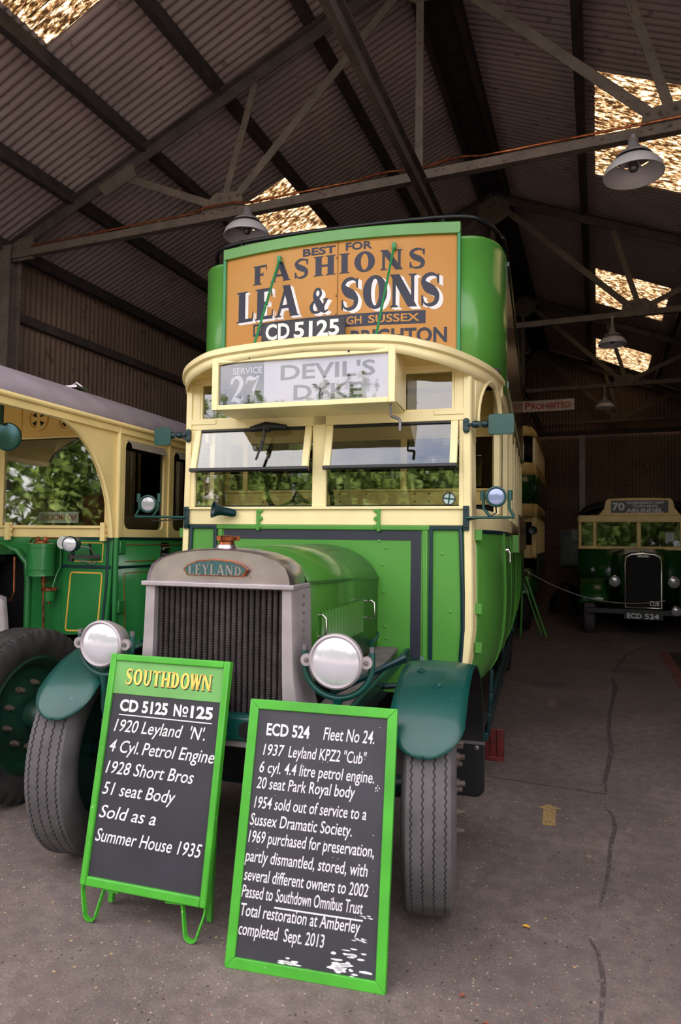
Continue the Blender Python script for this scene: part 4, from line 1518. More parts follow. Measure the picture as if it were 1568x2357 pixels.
text("DEVIL'S", -0.148, 2.424, 0.563, 0.082, yb - 0.001, 'blind_black', bl, 0.02)
text('DYKE', -0.067, 2.304, 0.407, 0.082, yb - 0.001, 'blind_black', bl, 0.02)
mb = MB()
mb.box(-0.535, -0.253, yb, yb + 0.004, 2.286, 2.54)
sv = obj('service_number_blind', mb, 'blind_black', dest)
text('SERVICE', -0.452, 2.474, 0.187, 0.035, yb - 0.001, 'offwhite', sv, 0.02)
# old-style numerals 2 and 7
def numeral(pts, mbx, x0, z0, w, h):
    for q in _spine(pts, 6):
        mbx.face([(x0 + p[0] * w, yb - 0.001, z0 + p[1] * h) for p in q])
mb = MB()
numeral([(0.12, 0.74, 0.16), (0.1, 0.82, 0.2), (0.3, 0.98, 0.1), (0.6, 0.96, 0.2), (0.78, 0.76, 0.28), (0.62, 0.5, 0.22), (0.3, 0.24, 0.1), (0.1, 0.06, 0.08), (0.35, 0.12, 0.16), (0.65, 0.05, 0.17), (0.86, 0.12, 0.08), (0.92, 0.26, 0.05)], mb, -0.465, 2.306, 0.09, 0.15)
numeral([(0.08, 0.72, 0.05), (0.12, 0.9, 0.1), (0.35, 0.93, 0.18), (0.65, 0.9, 0.12), (0.95, 0.99, 0.06), (0.72, 0.66, 0.1), (0.52, 0.36, 0.22), (0.46, 0.14, 0.3), (0.5, 0.02, 0.2)], mb, -0.37, 2.306, 0.09, 0.15)
obj('service_number', mb, 'offwhite', sv)
mb = MB()
mb.box(bx0 + 0.036, bx1 - 0.036, by0 + 0.016, by0 + 0.02, bz0 + 0.028, bz1 - 0.033)
obj('box_glass', mb, 'glass_clear', dest)
mb = MB()
mb.tube([(0.5, 0.73, 2.265), (0.5, 0.73, 2.2), (0.505, 0.735, 2.19), (0.545, 0.75, 2.175), (0.55, 0.752, 2.165), (0.55, 0.752, 2.11)], [0.006, 0.006, 0.008, 0.008, 0.009, 0.01], 8)
obj('blind_crank', mb, 'steelgrey', dest, smooth=50)

# ---- canopy over the cab
rim = [(-1.075, 1.6, 2.548), (-1.06, 1.42, 2.542), (-1.02, 1.2, 2.54), (-0.94, 0.98, 2.546), (-0.83, 0.82, 2.565), (-0.7, 0.72, 2.585), (-0.56, 0.668, 2.604), (-0.3, 0.655, 2.622), (0, 0.65, 2.631), (0.3, 0.655, 2.627), (0.54, 0.668, 2.61), (0.69, 0.72, 2.585), (0.82, 0.82, 2.565), (0.935, 0.98, 2.546), (1.02, 1.2, 2.54), (1.06, 1.42, 2.542), (1.075, 1.6, 2.548)]
def smooth_line(P, sub=4):
    P = [Vector(p) for p in P]
    out = []
    for i in range(len(P) - 1):
        p0, p1, p2, p3 = P[max(i - 1, 0)], P[i], P[i + 1], P[min(i + 2, len(P) - 1)]
        for k2 in range(sub):
            t_ = k2 / sub
            out.append(0.5 * ((2 * p1) + (p2 - p0) * t_ + (2 * p0 - 5 * p1 + 4 * p2 - p3) * t_ * t_ + (3 * p1 - p0 - 3 * p2 + p3) * t_ ** 3))
    out.append(P[-1])
    return out
rs = smooth_line(rim, 4)
ctr = Vector((0, 1.75, 0))
def inset(p, d, dz):
    v = Vector((p.x, p.y - 1.75, 0)).normalized()
    return Vector((p.x - v.x * d, p.y - v.y * d, p.z + dz))
mb = MB()
prof_ = [(0.03, 0.012), (0.01, 0.016), (0.0, 0.006), (0.0, -0.022), (0.012, -0.03), (0.03, -0.03)]
mb.sheet([[inset(p, d_, dz) for d_, dz in prof_] for p in rs], closed=True)
can = obj('canopy_rim', mb, 'cream', bus, smooth=40)
mb = MB()
rows = []
for p in rs:
    q = inset(p, 0.02, 0.008)
    top = Vector((q.x * 0.93, max(q.y, 1.31), 2.66 - 0.07 * abs(q.x)))
    rows.append([q, q.lerp(top, 0.5) + Vector((0, 0, 0.012)), top])
mb.sheet(rows)
obj('canopy_roof', mb, 'cream', can, smooth=50)
mb = MB()
rows = []
for p in rs:
    a = inset(p, 0.022, -0.025)
    b = inset(p, 0.03, -0.06 - 0.035 * min(1, abs(p.x)))
    rows.append([a, b])
mb.sheet(rows)
obj('canopy_fascia', mb, 'cream', can, smooth=60, solid=0.012)
mb = MB()
rows = []
for p in rs:
    b = inset(p, 0.034, -0.045)
    rows.append([b, (b.x * 0.95, max(1.0, b.y), 2.53), (b.x * 0.5, 1.6, 2.54)])
mb.sheet(rows)
obj('canopy_soffit', mb, 'cream_in', can)
# arched panel between the corner pillar and the first side pillar
plan = [(0.925, 1.06), (0.965, 1.15), (1.0, 1.27), (1.025, 1.4), (1.045, 1.56)]
pl = smooth_line([(x, y, 0) for x, y in plan], 6)
for s in (-1, 1):
    mb = MB()
    rows = []
    n = len(pl) - 1
    for i, p in enumerate(pl):
        u = i / n
        zt = 2.535
        q = (u - 0.53) / 0.42
        zb = 2.2 + (0.26 * math.sqrt(1 - q * q) if abs(q) < 1 else 0.0)
        rows.append([(s * p.x, p.y, zt), (s * p.x, p.y, (zt + zb) / 2), (s * p.x, p.y, zb)])
    mb.sheet(rows)
    ap = obj('arched_side_panel', mb, 'cream', bus, smooth=60, solid=0.018)
    mb = MB()
    pts = []
    for i in range(21):
        q = -1 + 2 * i / 20
        u = 0.53 + 0.44 * math.sin(q * math.pi / 2)
        f = min(max(u * n, 0), n - 1e-4)
        a = pl[int(f)].lerp(pl[int(f) + 1], f - int(f))
        pts.append((s * (a.x + 0.01), a.y, 2.205 + 0.27 * math.cos(q * math.pi / 2)))
    mb.tube(pts, 0.011, 8)
    obj('arch_moulding', mb, 'cream', ap, smooth=60)

# ---- upper deck
def bow_y(x, y):
    return y - 0.09 * max(0.0, 1 - (x / 0.8) ** 2)
def bow(o):
    for v in o.data.vertices:
        v.co.y = bow_y(v.co.x, v.co.y)
    return o
def bowed_box(mb, x0, x1, y0, y1, z0, z1, n=20):
    rows = []
    for i in range(n + 1):
        x = x0 + (x1 - x0) * i / n
        rows.append([(x, y, z) for y, z in ((y0, z0), (y0, z1), (y1, z1), (y1, z0))])
    mb.sheet(rows, closed=True)
    mb.face(rows[0])
    mb.face(rows[-1])
mb = MB()
bowed_box(mb, -0.8, 0.8, 1.3, 1.32, 2.55, 3.45)
ad = bow(obj('advert_panel', mb, 'orange', bus))
mb = MB()
bowed_box(mb, -0.815, 0.815, 1.282, 1.34, 3.442, 3.51)
lab(bow(obj('top_board', mb, 'green', ad, bevel=0.006)), 'green board along the top')
mb = MB()
bowed_box(mb, -0.812, 0.812, 1.277, 1.3, 3.434, 3.446)
bow(obj('top_moulding', mb, 'green', ad))
mb = MB()
for s in (-1, 1):
    mb.box(min(s * 0.795, s * 0.818), max(s * 0.795, s * 0.818), 1.282, 1.31, 2.55, 3.44)
M['frame_green'] = mat('blue_green_trim_paint', rgb(48, 140, 84), 0.35, var=0.06)
obj_each('side_moulding', mb, 'frame_green', ad, bevel=0.004)
mb = MB()
mb.box(0.036, 0.04, 1.296, 1.3, 2.6, 3.445)
M['seam'] = mat('dark_seam', rgb(140, 100, 40), 0.6)
bow(obj('panel_seam', mb, 'seam', ad))
mb = MB()
for z in (3.33, 3.08, 2.96):
    mb.lathe([(0.009, 0), (0.007, 0.004), (0, 0.005)], (0.032, 1.3, z), (0, -1, 0), 8)
for o_ in obj_each('panel_bolt', mb, 'seam', ad):
    bow(o_)
ya = 1.298
before = set(bpy.data.objects)
text('BEST', -0.205, 3.366, 0.228, 0.046, ya, 'navy', ad, 0.03)
text('FOR', 0.09, 3.372, 0.174, 0.046, ya, 'navy', ad, 0.03)
serif_text('FASHIONS', -0.575, 3.222, 1.183, 0.13, ya, 'navy', ad, T=0.27, t=0.11, spacing=0.2)
for (tx, x0, w) in (('LEA', -0.70, 0.46), ('&', -0.158, 0.14), ('SONS', 0.055, 0.645)):
    cp = 0.165 if tx == '&' else 0.212
    serif_text(tx, x0, 2.976, w, cp, ya + 0.0007, 'white', ad, T=0.29, t=0.11, dx=0.024, dz=-0.014, spacing=0.08)
    serif_text(tx, x0, 2.976, w, cp, ya + 0.0003, 'white', ad, T=0.29, t=0.11, dx=0.012, dz=-0.007, spacing=0.08)
    serif_text(tx, x0, 2.978, w, cp, ya - 0.0004, 'navy', ad, T=0.29, t=0.11, spacing=0.08)
mb = MB()
bowed_box(mb, -0.57, 0.603, 1.2985, 1.3, 2.87, 2.953)
bd = obj('navy_band', mb, 'navy', ad)
text('GH', 0.1, 2.887, 0.1, 0.048, ya - 0.0012, 'orange', bd, 0.02)
text('SUSSEX', 0.243, 2.887, 0.323, 0.048, ya - 0.0012, 'orange', bd, 0.02)
text('F', -0.555, 2.887, 0.045, 0.048, ya - 0.0012, 'orange', bd, 0.02)
text('BRIGHTON', 0.13, 2.752, 0.605, 0.088, ya, 'navy', ad, 0.03)
for o_ in set(bpy.data.objects) - before:
    bow(o_)
# registration plate standing on the canopy
mb = MB()
mb.box(-0.455, 0.115, 1.13, 1.142, 2.785, 2.915)
rp = obj('registration_plate', mb, 'plate_black', bus, bevel=0.003)
text('CD', -0.425, 2.801, 0.168, 0.096, 1.128, 'white', rp, 0.03)
text('5125', -0.228, 2.801, 0.305, 0.096, 1.128, 'white', rp, 0.03)
mb = MB()
for x in (-0.4, 0.0):
    mb.bar((x, 1.147, 2.62), (x, 1.147, 2.85), 0.02, 0.006, (0, 1, 0))
for x, z in ((-0.445, 2.9), (-0.445, 2.8), (0.1, 2.87)):
    mb.lathe([(0.006, 0), (0.005, 0.003), (0, 0.004)], (x, 1.13, z), (0, -1, 0), 8)
obj('plate_stand', mb, 'steel_dk', rp)
for x in (-0.37, 0.408):
    mb = MB()
    mb.tube([(x, 1.215, 3.37), (x * 0.98 - 0.015, 0.82, 2.64)], 0.008, 8)
    mb.box(x - 0.012, x + 0.012, 1.2, 1.24, 3.345, 3.385)
    obj('stay_rod', mb, 'frame_green', bus, smooth=40)
# rounded corners and sides
up_plan = [(0.8, 1.315), (0.9, 1.335), (0.98, 1.4), (1.035, 1.5), (1.06, 1.63), (1.068, 1.8)]
ups = smooth_line([(x, y, 0) for x, y in up_plan], 5)
for s in (-1, 1):
    mb = MB()
    mb.sheet([[(s * p.x, p.y, 2.5), (s * (p.x + 0.004), p.y, 2.9), (s * p.x, p.y, 3.41)] for p in ups])
    cp_ = obj('corner_panel', mb, 'green', bus, smooth=60, solid=0.015)
    mb = MB()
    mb.tube([(s * p.x, p.y, 3.415) for p in ups], 0.012, 6)
    obj('corner_capping', mb, 'green', cp_, smooth=60)
    mb = MB()
    mb.box(min(s * 1.06, s * 1.078), max(s * 1.06, s * 1.078), 1.8, 6.4, 2.6, 3.41)
    sp = lab(obj('upper_side_panel', mb, 'panelside', bus), 'brown streaked side panel of the upper deck')
    mb = MB()
    mb.box(min(s * 1.055, s * 1.09), max(s * 1.055, s * 1.09), 1.8, 6.4, 3.4, 3.43)
    mb.box(min(s * 1.06, s * 1.088), max(s * 1.06, s * 1.088), 1.8, 6.4, 2.555, 2.6)
    obj('side_capping', mb, 'bottle', sp)
mb = MB()
mb.box(-1.05, 1.05, 1.34, 6.4, 2.54, 2.58)
mb.box(-1.06, 1.06, 6.38, 6.4, 1.0, 3.4)
obj('upper_deck_floor', mb, 'timber_dk', bus)
# guard rail
rl = smooth_line([(-1.06, 6.3, 3.53), (-1.06, 4, 3.53), (-1.06, 1.85, 3.53), (-1.0, 1.55, 3.545), (-0.85, 1.36, 3.56), (-0.4, 1.32, 3.575), (0.4, 1.32, 3.575), (0.82, 1.33, 3.558), (0.95, 1.4, 3.54), (1.035, 1.55, 3.51), (1.07, 1.85, 3.49), (1.075, 4, 3.49), (1.075, 6.3, 3.49)], 5)
mb = MB()
mb.tube(rl, 0.015, 10)
rail = obj('guard_rail', mb, 'black', bus, smooth=60)
for p in ((-1.06, 1.8, 3.53), (-0.7, 1.33, 3.565), (0.0, 1.32, 3.575), (0.7, 1.33, 3.56), (1.065, 1.8, 3.49), (1.075, 3.4, 3.49), (1.075, 5.2, 3.49), (-1.06, 3.4, 3.53)):
    mb = MB()
    mb.tube([(p[0], p[1], 3.4), p], 0.01, 8)
    mb.lathe([(0.018, -0.012), (0.018, 0.012)], p, (1, 0, 0), 10, caps=True)
    obj('rail_post', mb, 'black', rail)

# ---- lower-deck side
side_plan = [(0.93, 1.065), (0.972, 1.15), (1.01, 1.27), (1.038, 1.42), (1.052, 1.6), (1.065, 2.0), (1.075, 2.6), (1.08, 6.35)]
sps = smooth_line([(x, y, 0) for x, y in side_plan], 5)
prof_low = [(1.56, 0.0), (1.4, 0.008), (1.2, 0.012), (1.05, 0.01), (0.92, 0.0), (0.82, -0.018), (0.74, -0.045), (0.67, -0.085), (0.63, -0.13)]
for s in (-1, 1):
    mb = MB()
    def zlow(p, z):
        if z < 0.9 and p.y > 1.55:                       # sill rises behind the door, wheel arch further back
            k2 = min(1.0, (p.y - 1.55) / 0.5)
            return z + (0.9 - z) * 0.0 * k2
        return z
    mb.sheet([[(s * (p.x + dx), p.y, z) for z, dx in prof_low] for p in sps])
    sd = obj('lower_side_panel', mb, 'green', bus, smooth=60, solid=0.012)
    for yb_ in (1.62, 1.68, 2.25, 2.95, 3.65, 4.35):
        f = min(range(len(sps)), key=lambda i: abs(sps[i].y - yb_))
        p = sps[f]
        if abs(p.y - yb_) > 0.02:
            xx = 1.052 + 0.028 * min(1, (yb_ - 1.6) / 1.2)
        else:
            xx = p.x
        mb = MB()
        mb.tube([(s * (xx + dx + 0.009), yb_, z) for z, dx in prof_low[:-1]], 0.008, 6)
        obj('vertical_bead', mb, 'green', sd, smooth=60)
    mb = MB()
    mb.sheet([[(s * (p.x + 0.007), p.y, 1.508), (s * (p.x + 0.007), p.y, 1.494)] for p in sps])
    obj('yellow_lining', mb, 'lining', sd)
    mb = MB()
    mb.sheet([[(s * (p.x + 0.008), p.y, 1.572), (s * (p.x + 0.012), p.y, 1.56), (s * (p.x + 0.008), p.y, 1.548)] for p in sps])
    obj('waist_bead', mb, 'tealblack', sd)
    mb = MB()
    mb.sheet([[(s * (p.x + dx), p.y, z) for z, dx in ((1.572, 0.004), (1.62, 0.004), (1.66, -0.006), (1.69, -0.03), (1.7, -0.07))] for p in sps])
    lab(obj('cream_waist_band', mb, 'cream', sd, smooth=60), 'rounded cream band under the side windows')
    for z in (1.54, 1.12, 0.9):
        mb = MB()
        mb.box(min(s * 0.935, s * 0.968), max(s * 0.935, s * 0.968), 1.035, 1.06, z - 0.03, z + 0.03)
        mb.tube([(s * 0.967, 1.047, z - 0.03), (s * 0.967, 1.047, z + 0.03)], 0.009, 8)
        obj('door_hinge', mb, 'green', sd, bevel=0.002)
    mb = MB()
    mb.lathe([(0.03, 0), (0.03, 0.008), (0.015, 0.012), (0.013, 0.03), (0, 0.032)], (s * 1.063, 1.74, 1.45), (s, 0, 0), 16)
    mb.tube([(s * 1.09, 1.74, 1.45), (s * 1.1, 1.74, 1.43), (s * 1.1, 1.745, 1.37)], [0.008, 0.01, 0.012], 8)
    obj('door_handle', mb, 'chrome', sd, smooth=50)
    # board hook further back
    mb = MB()
    mb.box(min(s * 1.085, s * 1.135), max(s * 1.085, s * 1.135), 2.55, 2.6, 1.42, 1.56)
    obj('board_hook', mb, 'green', sd, bevel=0.003)
    mb = MB()
    mb.box(min(s * 1.13, s * 1.14), max(s * 1.13, s * 1.14), 2.6, 5.4, 1.42, 1.72)
    obj('side_advert_board', mb, 'panelside', sd)
    # window pillars, cantrail and panes
    for y, w in ((1.57, 0.07), (1.66, 0.05), (2.3, 0.06), (3.0, 0.06), (3.7, 0.06), (4.4, 0.06), (5.1, 0.06), (5.8, 0.06), (6.25, 0.06)):
        x = 1.0 + 0.03 * min(1, (y - 1.5) / 1.2)
        mb = MB()
        mb.box(min(s * x, s * (x + 0.04)), max(s * x, s * (x + 0.04)), y, y + w, 1.68, 2.5)
        obj('window_pillar', mb, 'cream', sd, bevel=0.005)
    mb = MB()
    mb.prism([(1.55, 2.44), (6.38, 2.44), (6.38, 2.56), (1.55, 2.56)], 'x', s * 1.02, s * 1.06)
    obj('cantrail', mb, 'cream', sd, bevel=0.006)
    mb = MB()
    for a, b in ((1.71, 2.3), (2.36, 3.0), (3.06, 3.7), (3.76, 4.4), (4.46, 5.1), (5.16, 5.8), (5.86, 6.25)):
        mb.box(min(s * 1.015, s * 1.019), max(s * 1.015, s * 1.019), a, b, 1.69, 2.44)
    obj_each('side_window_pane', mb, 'glass_dk', sd)
# ---- cab and saloon inside
mb = MB()
mb.box(-0.9, 0.9, 1.04, 6.35, 0.93, 0.96)
flr = obj('saloon_floor', mb, 'timber_dk', bus)
mb = MB()
yb2 = 1.78
mb.box(-1.02, 1.02, yb2, yb2 + 0.03, 1.755, 1.86)
mb.box(-1.02, 1.02, yb2, yb2 + 0.03, 2.23, 2.54)
for xa, xb in ((-1.02, -0.98), (-0.87, -0.83), (0.345, 0.39), (0.98, 1.02)):
    mb.box(xa, xb, yb2 - 0.004, yb2 + 0.03, 1.86, 2.23)
mb.box(-1.02, 1.02, yb2 - 0.012, yb2, 1.85, 1.868)
mb.box(-1.02, 1.02, yb2 - 0.012, yb2, 2.22, 2.24)
mb.box(-1.02, 1.02, yb2 - 0.008, yb2, 2.36, 2.368)
bh = obj('cab_bulkhead', mb, 'cream_in', bus, bevel=0.004)
mb = MB()
mb.box(-0.98, 0.98, yb2 + 0.012, yb2 + 0.016, 1.85, 2.24)
obj('bulkhead_pane', mb, 'glass_dk', bh)
mb = MB()
for x in (-0.7, -0.1, 0.1, 0.45, 0.55, 0.8):
    for z in (1.78, 1.835):
        mb.lathe([(0.007, 0), (0.006, 0.003), (0, 0.004)], (x, yb2, z), (0, -1, 0), 8)
obj_each('bulkhead_bolt', mb, 'black', bh)
mb = MB()
mb.box(-0.8, 0.85, 1.1, 1.11, 1.67, 1.7)
obj('cab_shelf', mb, 'black', bus)
mb = MB()
mb.box(-0.98, 0.98, yb2 + 0.03, yb2 + 0.06, 0.96, 1.755)
obj('lower_bulkhead', mb, 'timber_dk', bh)
mb = MB()
T2 = Matrix.Translation((-0.22, 1.25, 1.79)) @ Matrix.Rotation(R(-50), 4, 'X')
ring = [T2 @ Vector((0.225 * math.cos(2 * math.pi * i / 40), 0.225 * math.sin(2 * math.pi * i / 40), 0)) for i in range(40)]
mb.tube(ring, 0.016, 10, closed=True)
sw = obj('steering_wheel', mb, 'black', bus, smooth=60)
mb = MB()
c0 = T2 @ Vector((0, 0, -0.03))
for a in (30, 150, 270):
    mb.tube([c0, T2 @ Vector((0.22 * math.cos(R(a)), 0.22 * math.sin(R(a)), 0))], [0.014, 0.01], 8)
mb.lathe([(0.0, 0.02), (0.03, 0.015), (0.035, -0.01), (0.02, -0.03)], c0, T2.to_3x3() @ Vector((0, 0, 1)), 16)
mb.tube([c0, (-0.2, 0.75, 1.0)], 0.02, 10)
obj('wheel_spokes', mb, 'soot', sw, smooth=50)
# ---- lifeguard rails under the side
for s in (-1, 1):
    mb = MB()
    for z, x in ((0.3, 0.97), (0.42, 0.99), (0.54, 1.0)):
        mb.bar((s * x, 1.4, z), (s * x, 4.6, z), 0.025, 0.05)
    for y in (1.5, 3.0, 4.5):
        mb.bar((s * 0.98, y, 0.28), (s * 1.0, y, 0.7), 0.02, 0.04, (0, 1, 0))
    obj('lifeguard_rail', mb, 'tealblack', bus, bevel=0.004)
# rear mudguards
for s in (-1, 1):
    mb = MB()
    rows = []
    for i in range(15):
        a = R(-75 + 165 * i / 14)
        rows.append([(s * x, 5.35 + 0.56 * math.sin(a), 0.475 + 0.56 * math.cos(a)) for x in (0.74, 1.02)])
    mb.sheet(rows)
    obj('rear_mudguard', mb, 'teal', bus, smooth=60, solid=0.008)

# ================================================================ THE SINGLE-DECK BUS ON THE LEFT
M['rimgreen'] = mat('dull_dark_green_wheel', rgb(18, 58, 44), 0.45, var=0.25, scale=8)
lb = thing('half_cab_bus', 'single-deck green and cream bus with domed grey canvas roof and arched canopy', 'bus', (-3.008, 2.952, 0), 2.8)
XS = 0.05                                # its right-hand side plane
YB_ = 0.68                               # cab front bulkhead
BW = 2.1
# roof
def lroof(y, ins=0.0, dz=0.0):
    row = []
    for i in range(25):
        u = -1 + 2 * i / 24
        u = math.copysign(abs(u) ** 0.8, u)
        x = XS + 0.03 - BW / 2 - 0.015 + u * (BW / 2 + 0.015 - ins)
        z = 2.262 + dz + 0.34 * max(0.0, 1 - u * u) ** 0.62
        row.append((x, y, z))
    return row
mb = MB()
mb.sheet([lroof(-0.98, 0.03, -0.02), lroof(-0.95), lroof(0.6), lroof(3.5), lroof(7.0)])
roof = obj('roof', mb, 'canvas', lb, smooth=60, solid=0.02)
lab(roof, 'domed grey canvas roof')
mb = MB()
for y in (0.55, 2.3):
    mb.box(-0.3, -0.2, y, y + 0.12, 2.5, 2.515)
    mb.tube([(-0.3, y + 0.06, 2.52), (-0.25, y + 0.06, 2.545), (-0.2, y + 0.06, 2.51)], 0.01, 8)
obj('roof_ventilator', mb, 'alloy', roof)
mb = MB()
mb.box(XS - 0.02, XS + 0.02, -0.95, 7.0, 2.2, 2.245)
mb.tube([(XS + 0.03, -0.97, 2.256), (XS + 0.03, 7.0, 2.256)], 0.016, 8)
mb.box(XS - BW, XS - BW + 0.04, -0.95, 7.0, 2.2, 2.245)
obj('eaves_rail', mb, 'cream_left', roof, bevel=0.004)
mb = MB()
mb.sheet([[(x, y, z - 0.03) for x, y, z in lroof(yy, 0.02)] for yy in (-0.95, 0.7)])
obj('canopy_ceiling', mb, 'cream_in', roof)
# arched quarter panel
arc = [(0.0, 2.222), (0.046, 2.216), (0.16, 2.2), (0.278, 2.15), (0.36, 2.09), (0.423, 2.03), (0.49, 1.94), (0.535, 1.86), (0.575, 1.76), (0.6, 1.66), (0.618, 1.56), (0.625, 1.5)]
mb = MB()
mb.prism(arc + [(0.69, 1.5), (0.69, 2.222)], 'x', XS - 0.03, XS - 0.004)
M['arch_khaki'] = mat('shaded_cream_quarter_panel', rgb(222, 206, 146), 0.4, var=0.05)
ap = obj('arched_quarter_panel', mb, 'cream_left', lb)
mb = MB()
mb.tube([(XS - 0.002, y, z) for y, z in arc], 0.013, 6)
obj('arch_beading', mb, 'cream_left', ap, smooth=60)
# pillar with half-round moulding
mb = MB()
mb.box(XS - 0.06, XS, 0.66, 0.74, 1.497, 2.24)
mb.tube([(XS + 0.006, 0.67, 2.25), (XS + 0.006, 0.67, 1.5)], 0.018, 10)
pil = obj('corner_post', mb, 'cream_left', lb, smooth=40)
mb = MB()
mb.tube([(XS + 0.004, 0.67, 1.5), (XS + 0.002, 0.675, 1.2), (XS - 0.01, 0.69, 0.9), (XS - 0.03, 0.7, 0.8)], 0.018, 10)
obj('corner_moulding', mb, 'green_dk', pil, smooth=60)
# front bulkhead
mb = MB()
mb2 = MB()
mb2.prism([(x, z - 0.035) for x, y, z in lroof(0.6, 0.02)][1:-1] + [(-0.03, 2.2), (-2.05, 2.2)], 'y', YB_, YB_ + 0.04)
mb.box(-2.0, XS - 0.03, YB_, YB_ + 0.04, 1.497, 1.575)
mb.box(-0.055, XS - 0.03, YB_, YB_ + 0.04, 1.575, 2.25)
mb.box(-1.06, -0.922, YB_, YB_ + 0.04, 1.575, 2.2)
mb.box(-0.93, -0.05, YB_ - 0.012, YB_, 2.185, 2.2)
mb.box(-2.0, XS - 0.06, YB_ - 0.02, YB_, 1.56, 1.58)
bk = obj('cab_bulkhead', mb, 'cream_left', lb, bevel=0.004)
lab(obj('upper_bulkhead', mb2, 'ochre', bk), 'cream panel above the window, coloured ochre for canopy shade')
mb = MB()
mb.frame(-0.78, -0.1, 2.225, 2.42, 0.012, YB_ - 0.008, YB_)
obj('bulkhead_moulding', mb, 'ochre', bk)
for x, zv in ((-0.62, 2.325), (-0.365, 2.31)):
    mb = MB()
    mb.lathe([(0.083, -0.002), (0.083, 0.014), (0.07, 0.018), (0.068, 0.006), (0, 0.006)], (x, YB_, zv), (0, -1, 0), 28)
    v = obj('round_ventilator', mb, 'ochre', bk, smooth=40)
    mb = MB()
    for a in (45, 135, 225, 315):
        q = [(x + 0.016 * math.cos(R(a)), YB_ - 0.0075, zv + 0.016 * math.sin(R(a)))]
        for d in (-20, 20):
            q.append((x + 0.058 * math.cos(R(a + d)), YB_ - 0.0075, zv + 0.058 * math.sin(R(a + d))))
        mb.face(q)
    obj_each('vent_slot', mb, 'core_back', v)
mb = MB()
mb.box(-0.922, -0.055, YB_ + 0.012, YB_ + 0.016, 1.575, 2.2)
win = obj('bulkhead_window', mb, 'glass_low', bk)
mb = MB()
mb.box(-0.63, -0.29, YB_ + 0.03, YB_ + 0.033, 1.598, 1.675)
ns = obj('window_notice', mb, 'offwhite', win)
text('NO SMOKING', -0.615, 1.615, 0.31, 0.042, YB_ + 0.029, 'red_letter', ns, 0.02, mirror=True)
for x in (-0.83, -0.03):
    mb = MB()
    mb.box(x - 0.018, x + 0.018, YB_ - 0.05, YB_ - 0.02, 1.475, 1.6)
    for z in (1.59, 1.55, 1.51):
        mb.lathe([(0.012, 0), (0.012, 0.012), (0, 0.014)], (x + 0.018, YB_ - 0.022, z), (0, -1, 0), 10)
    obj('board_hook', mb, 'cream_left', bk, bevel=0.003)
# green front panels
mb = MB()
mb.prism([(-0.37, 1.497), (XS - 0.02, 1.497), (XS - 0.03, 1.2), (-0.005, 0.86), (-0.37, 0.835)], 'y', YB_ - 0.012, YB_ + 0.02)
fp = obj('front_panel', mb, 'green_dk', lb, bevel=0.003)
mb = MB()
mb.prism([(-2.0, 1.497), (-0.37, 1.497), (-0.37, 0.7), (-0.66, 0.7), (-0.68, 1.3), (-0.74, 1.39), (-0.9, 1.44), (-2.0, 1.46)], 'y', YB_ - 0.005, YB_ + 0.02)
obj('inner_front_panel', mb, 'green_dk', fp)
mb = MB()
mb.tube([(-1.3, YB_ - 0.02, 1.48), (-0.95, YB_ - 0.02, 1.455), (-0.75, YB_ - 0.02, 1.4), (-0.67, YB_ - 0.02, 1.32), (-0.655, YB_ - 0.02, 1.2), (-0.652, YB_ - 0.02, 0.75)], 0.024, 8)
obj('bonnet_arch_moulding', mb, 'green_dk', fp, smooth=60)
mb = MB()
mb.bar((-0.37, YB_ - 0.014, 1.303), (XS - 0.03, YB_ - 0.014, 1.303), 0.012, 0.02)
mb.bar((-0.37, YB_ - 0.014, 1.494), (XS, YB_ - 0.014, 1.494), 0.012, 0.018)
mb.tube([(-0.005, YB_ - 0.014, 1.494), (-0.01, YB_ - 0.014, 1.2), (-0.04, YB_ - 0.014, 0.86)], 0.009, 6)
obj('dark_beading', mb, 'tealblack', fp)
mb = MB()
def outline(P, w):
    n = len(P)
    for i in range(n):
        a, b = P[i], P[(i + 1) % n]
        mb.bar((a[0], YB_ - 0.013, a[1]), (b[0], YB_ - 0.013, b[1]), w * 1.35, 0.003, (0, 1, 0))
outline([(-0.3, 1.463), (-0.045, 1.463), (-0.05, 1.338), (-0.3, 1.338)], 0.005)
outline([(-0.29, 1.262), (-0.06, 1.262), (-0.05, 1.252), (-0.052, 1.2), (-0.075, 0.885), (-0.09, 0.878), (-0.32, 0.868), (-0.333, 0.88), (-0.302, 1.25)], 0.008)
obj('yellow_lining', mb, 'lining', fp)
mb = MB()
for x, z in ((-0.41, 1.34), (-0.42, 1.1), (-0.4, 0.95), (-0.62, 0.98), (-0.85, 1.47), (-0.43, 1.25), (-0.38, 0.86)):
    mb.lathe([(0.008, 0), (0.007, 0.004), (0, 0.006)], (x, YB_ - 0.006, z), (0, -1, 0), 8)
obj_each('panel_screw', mb, 'green_dk', fp)
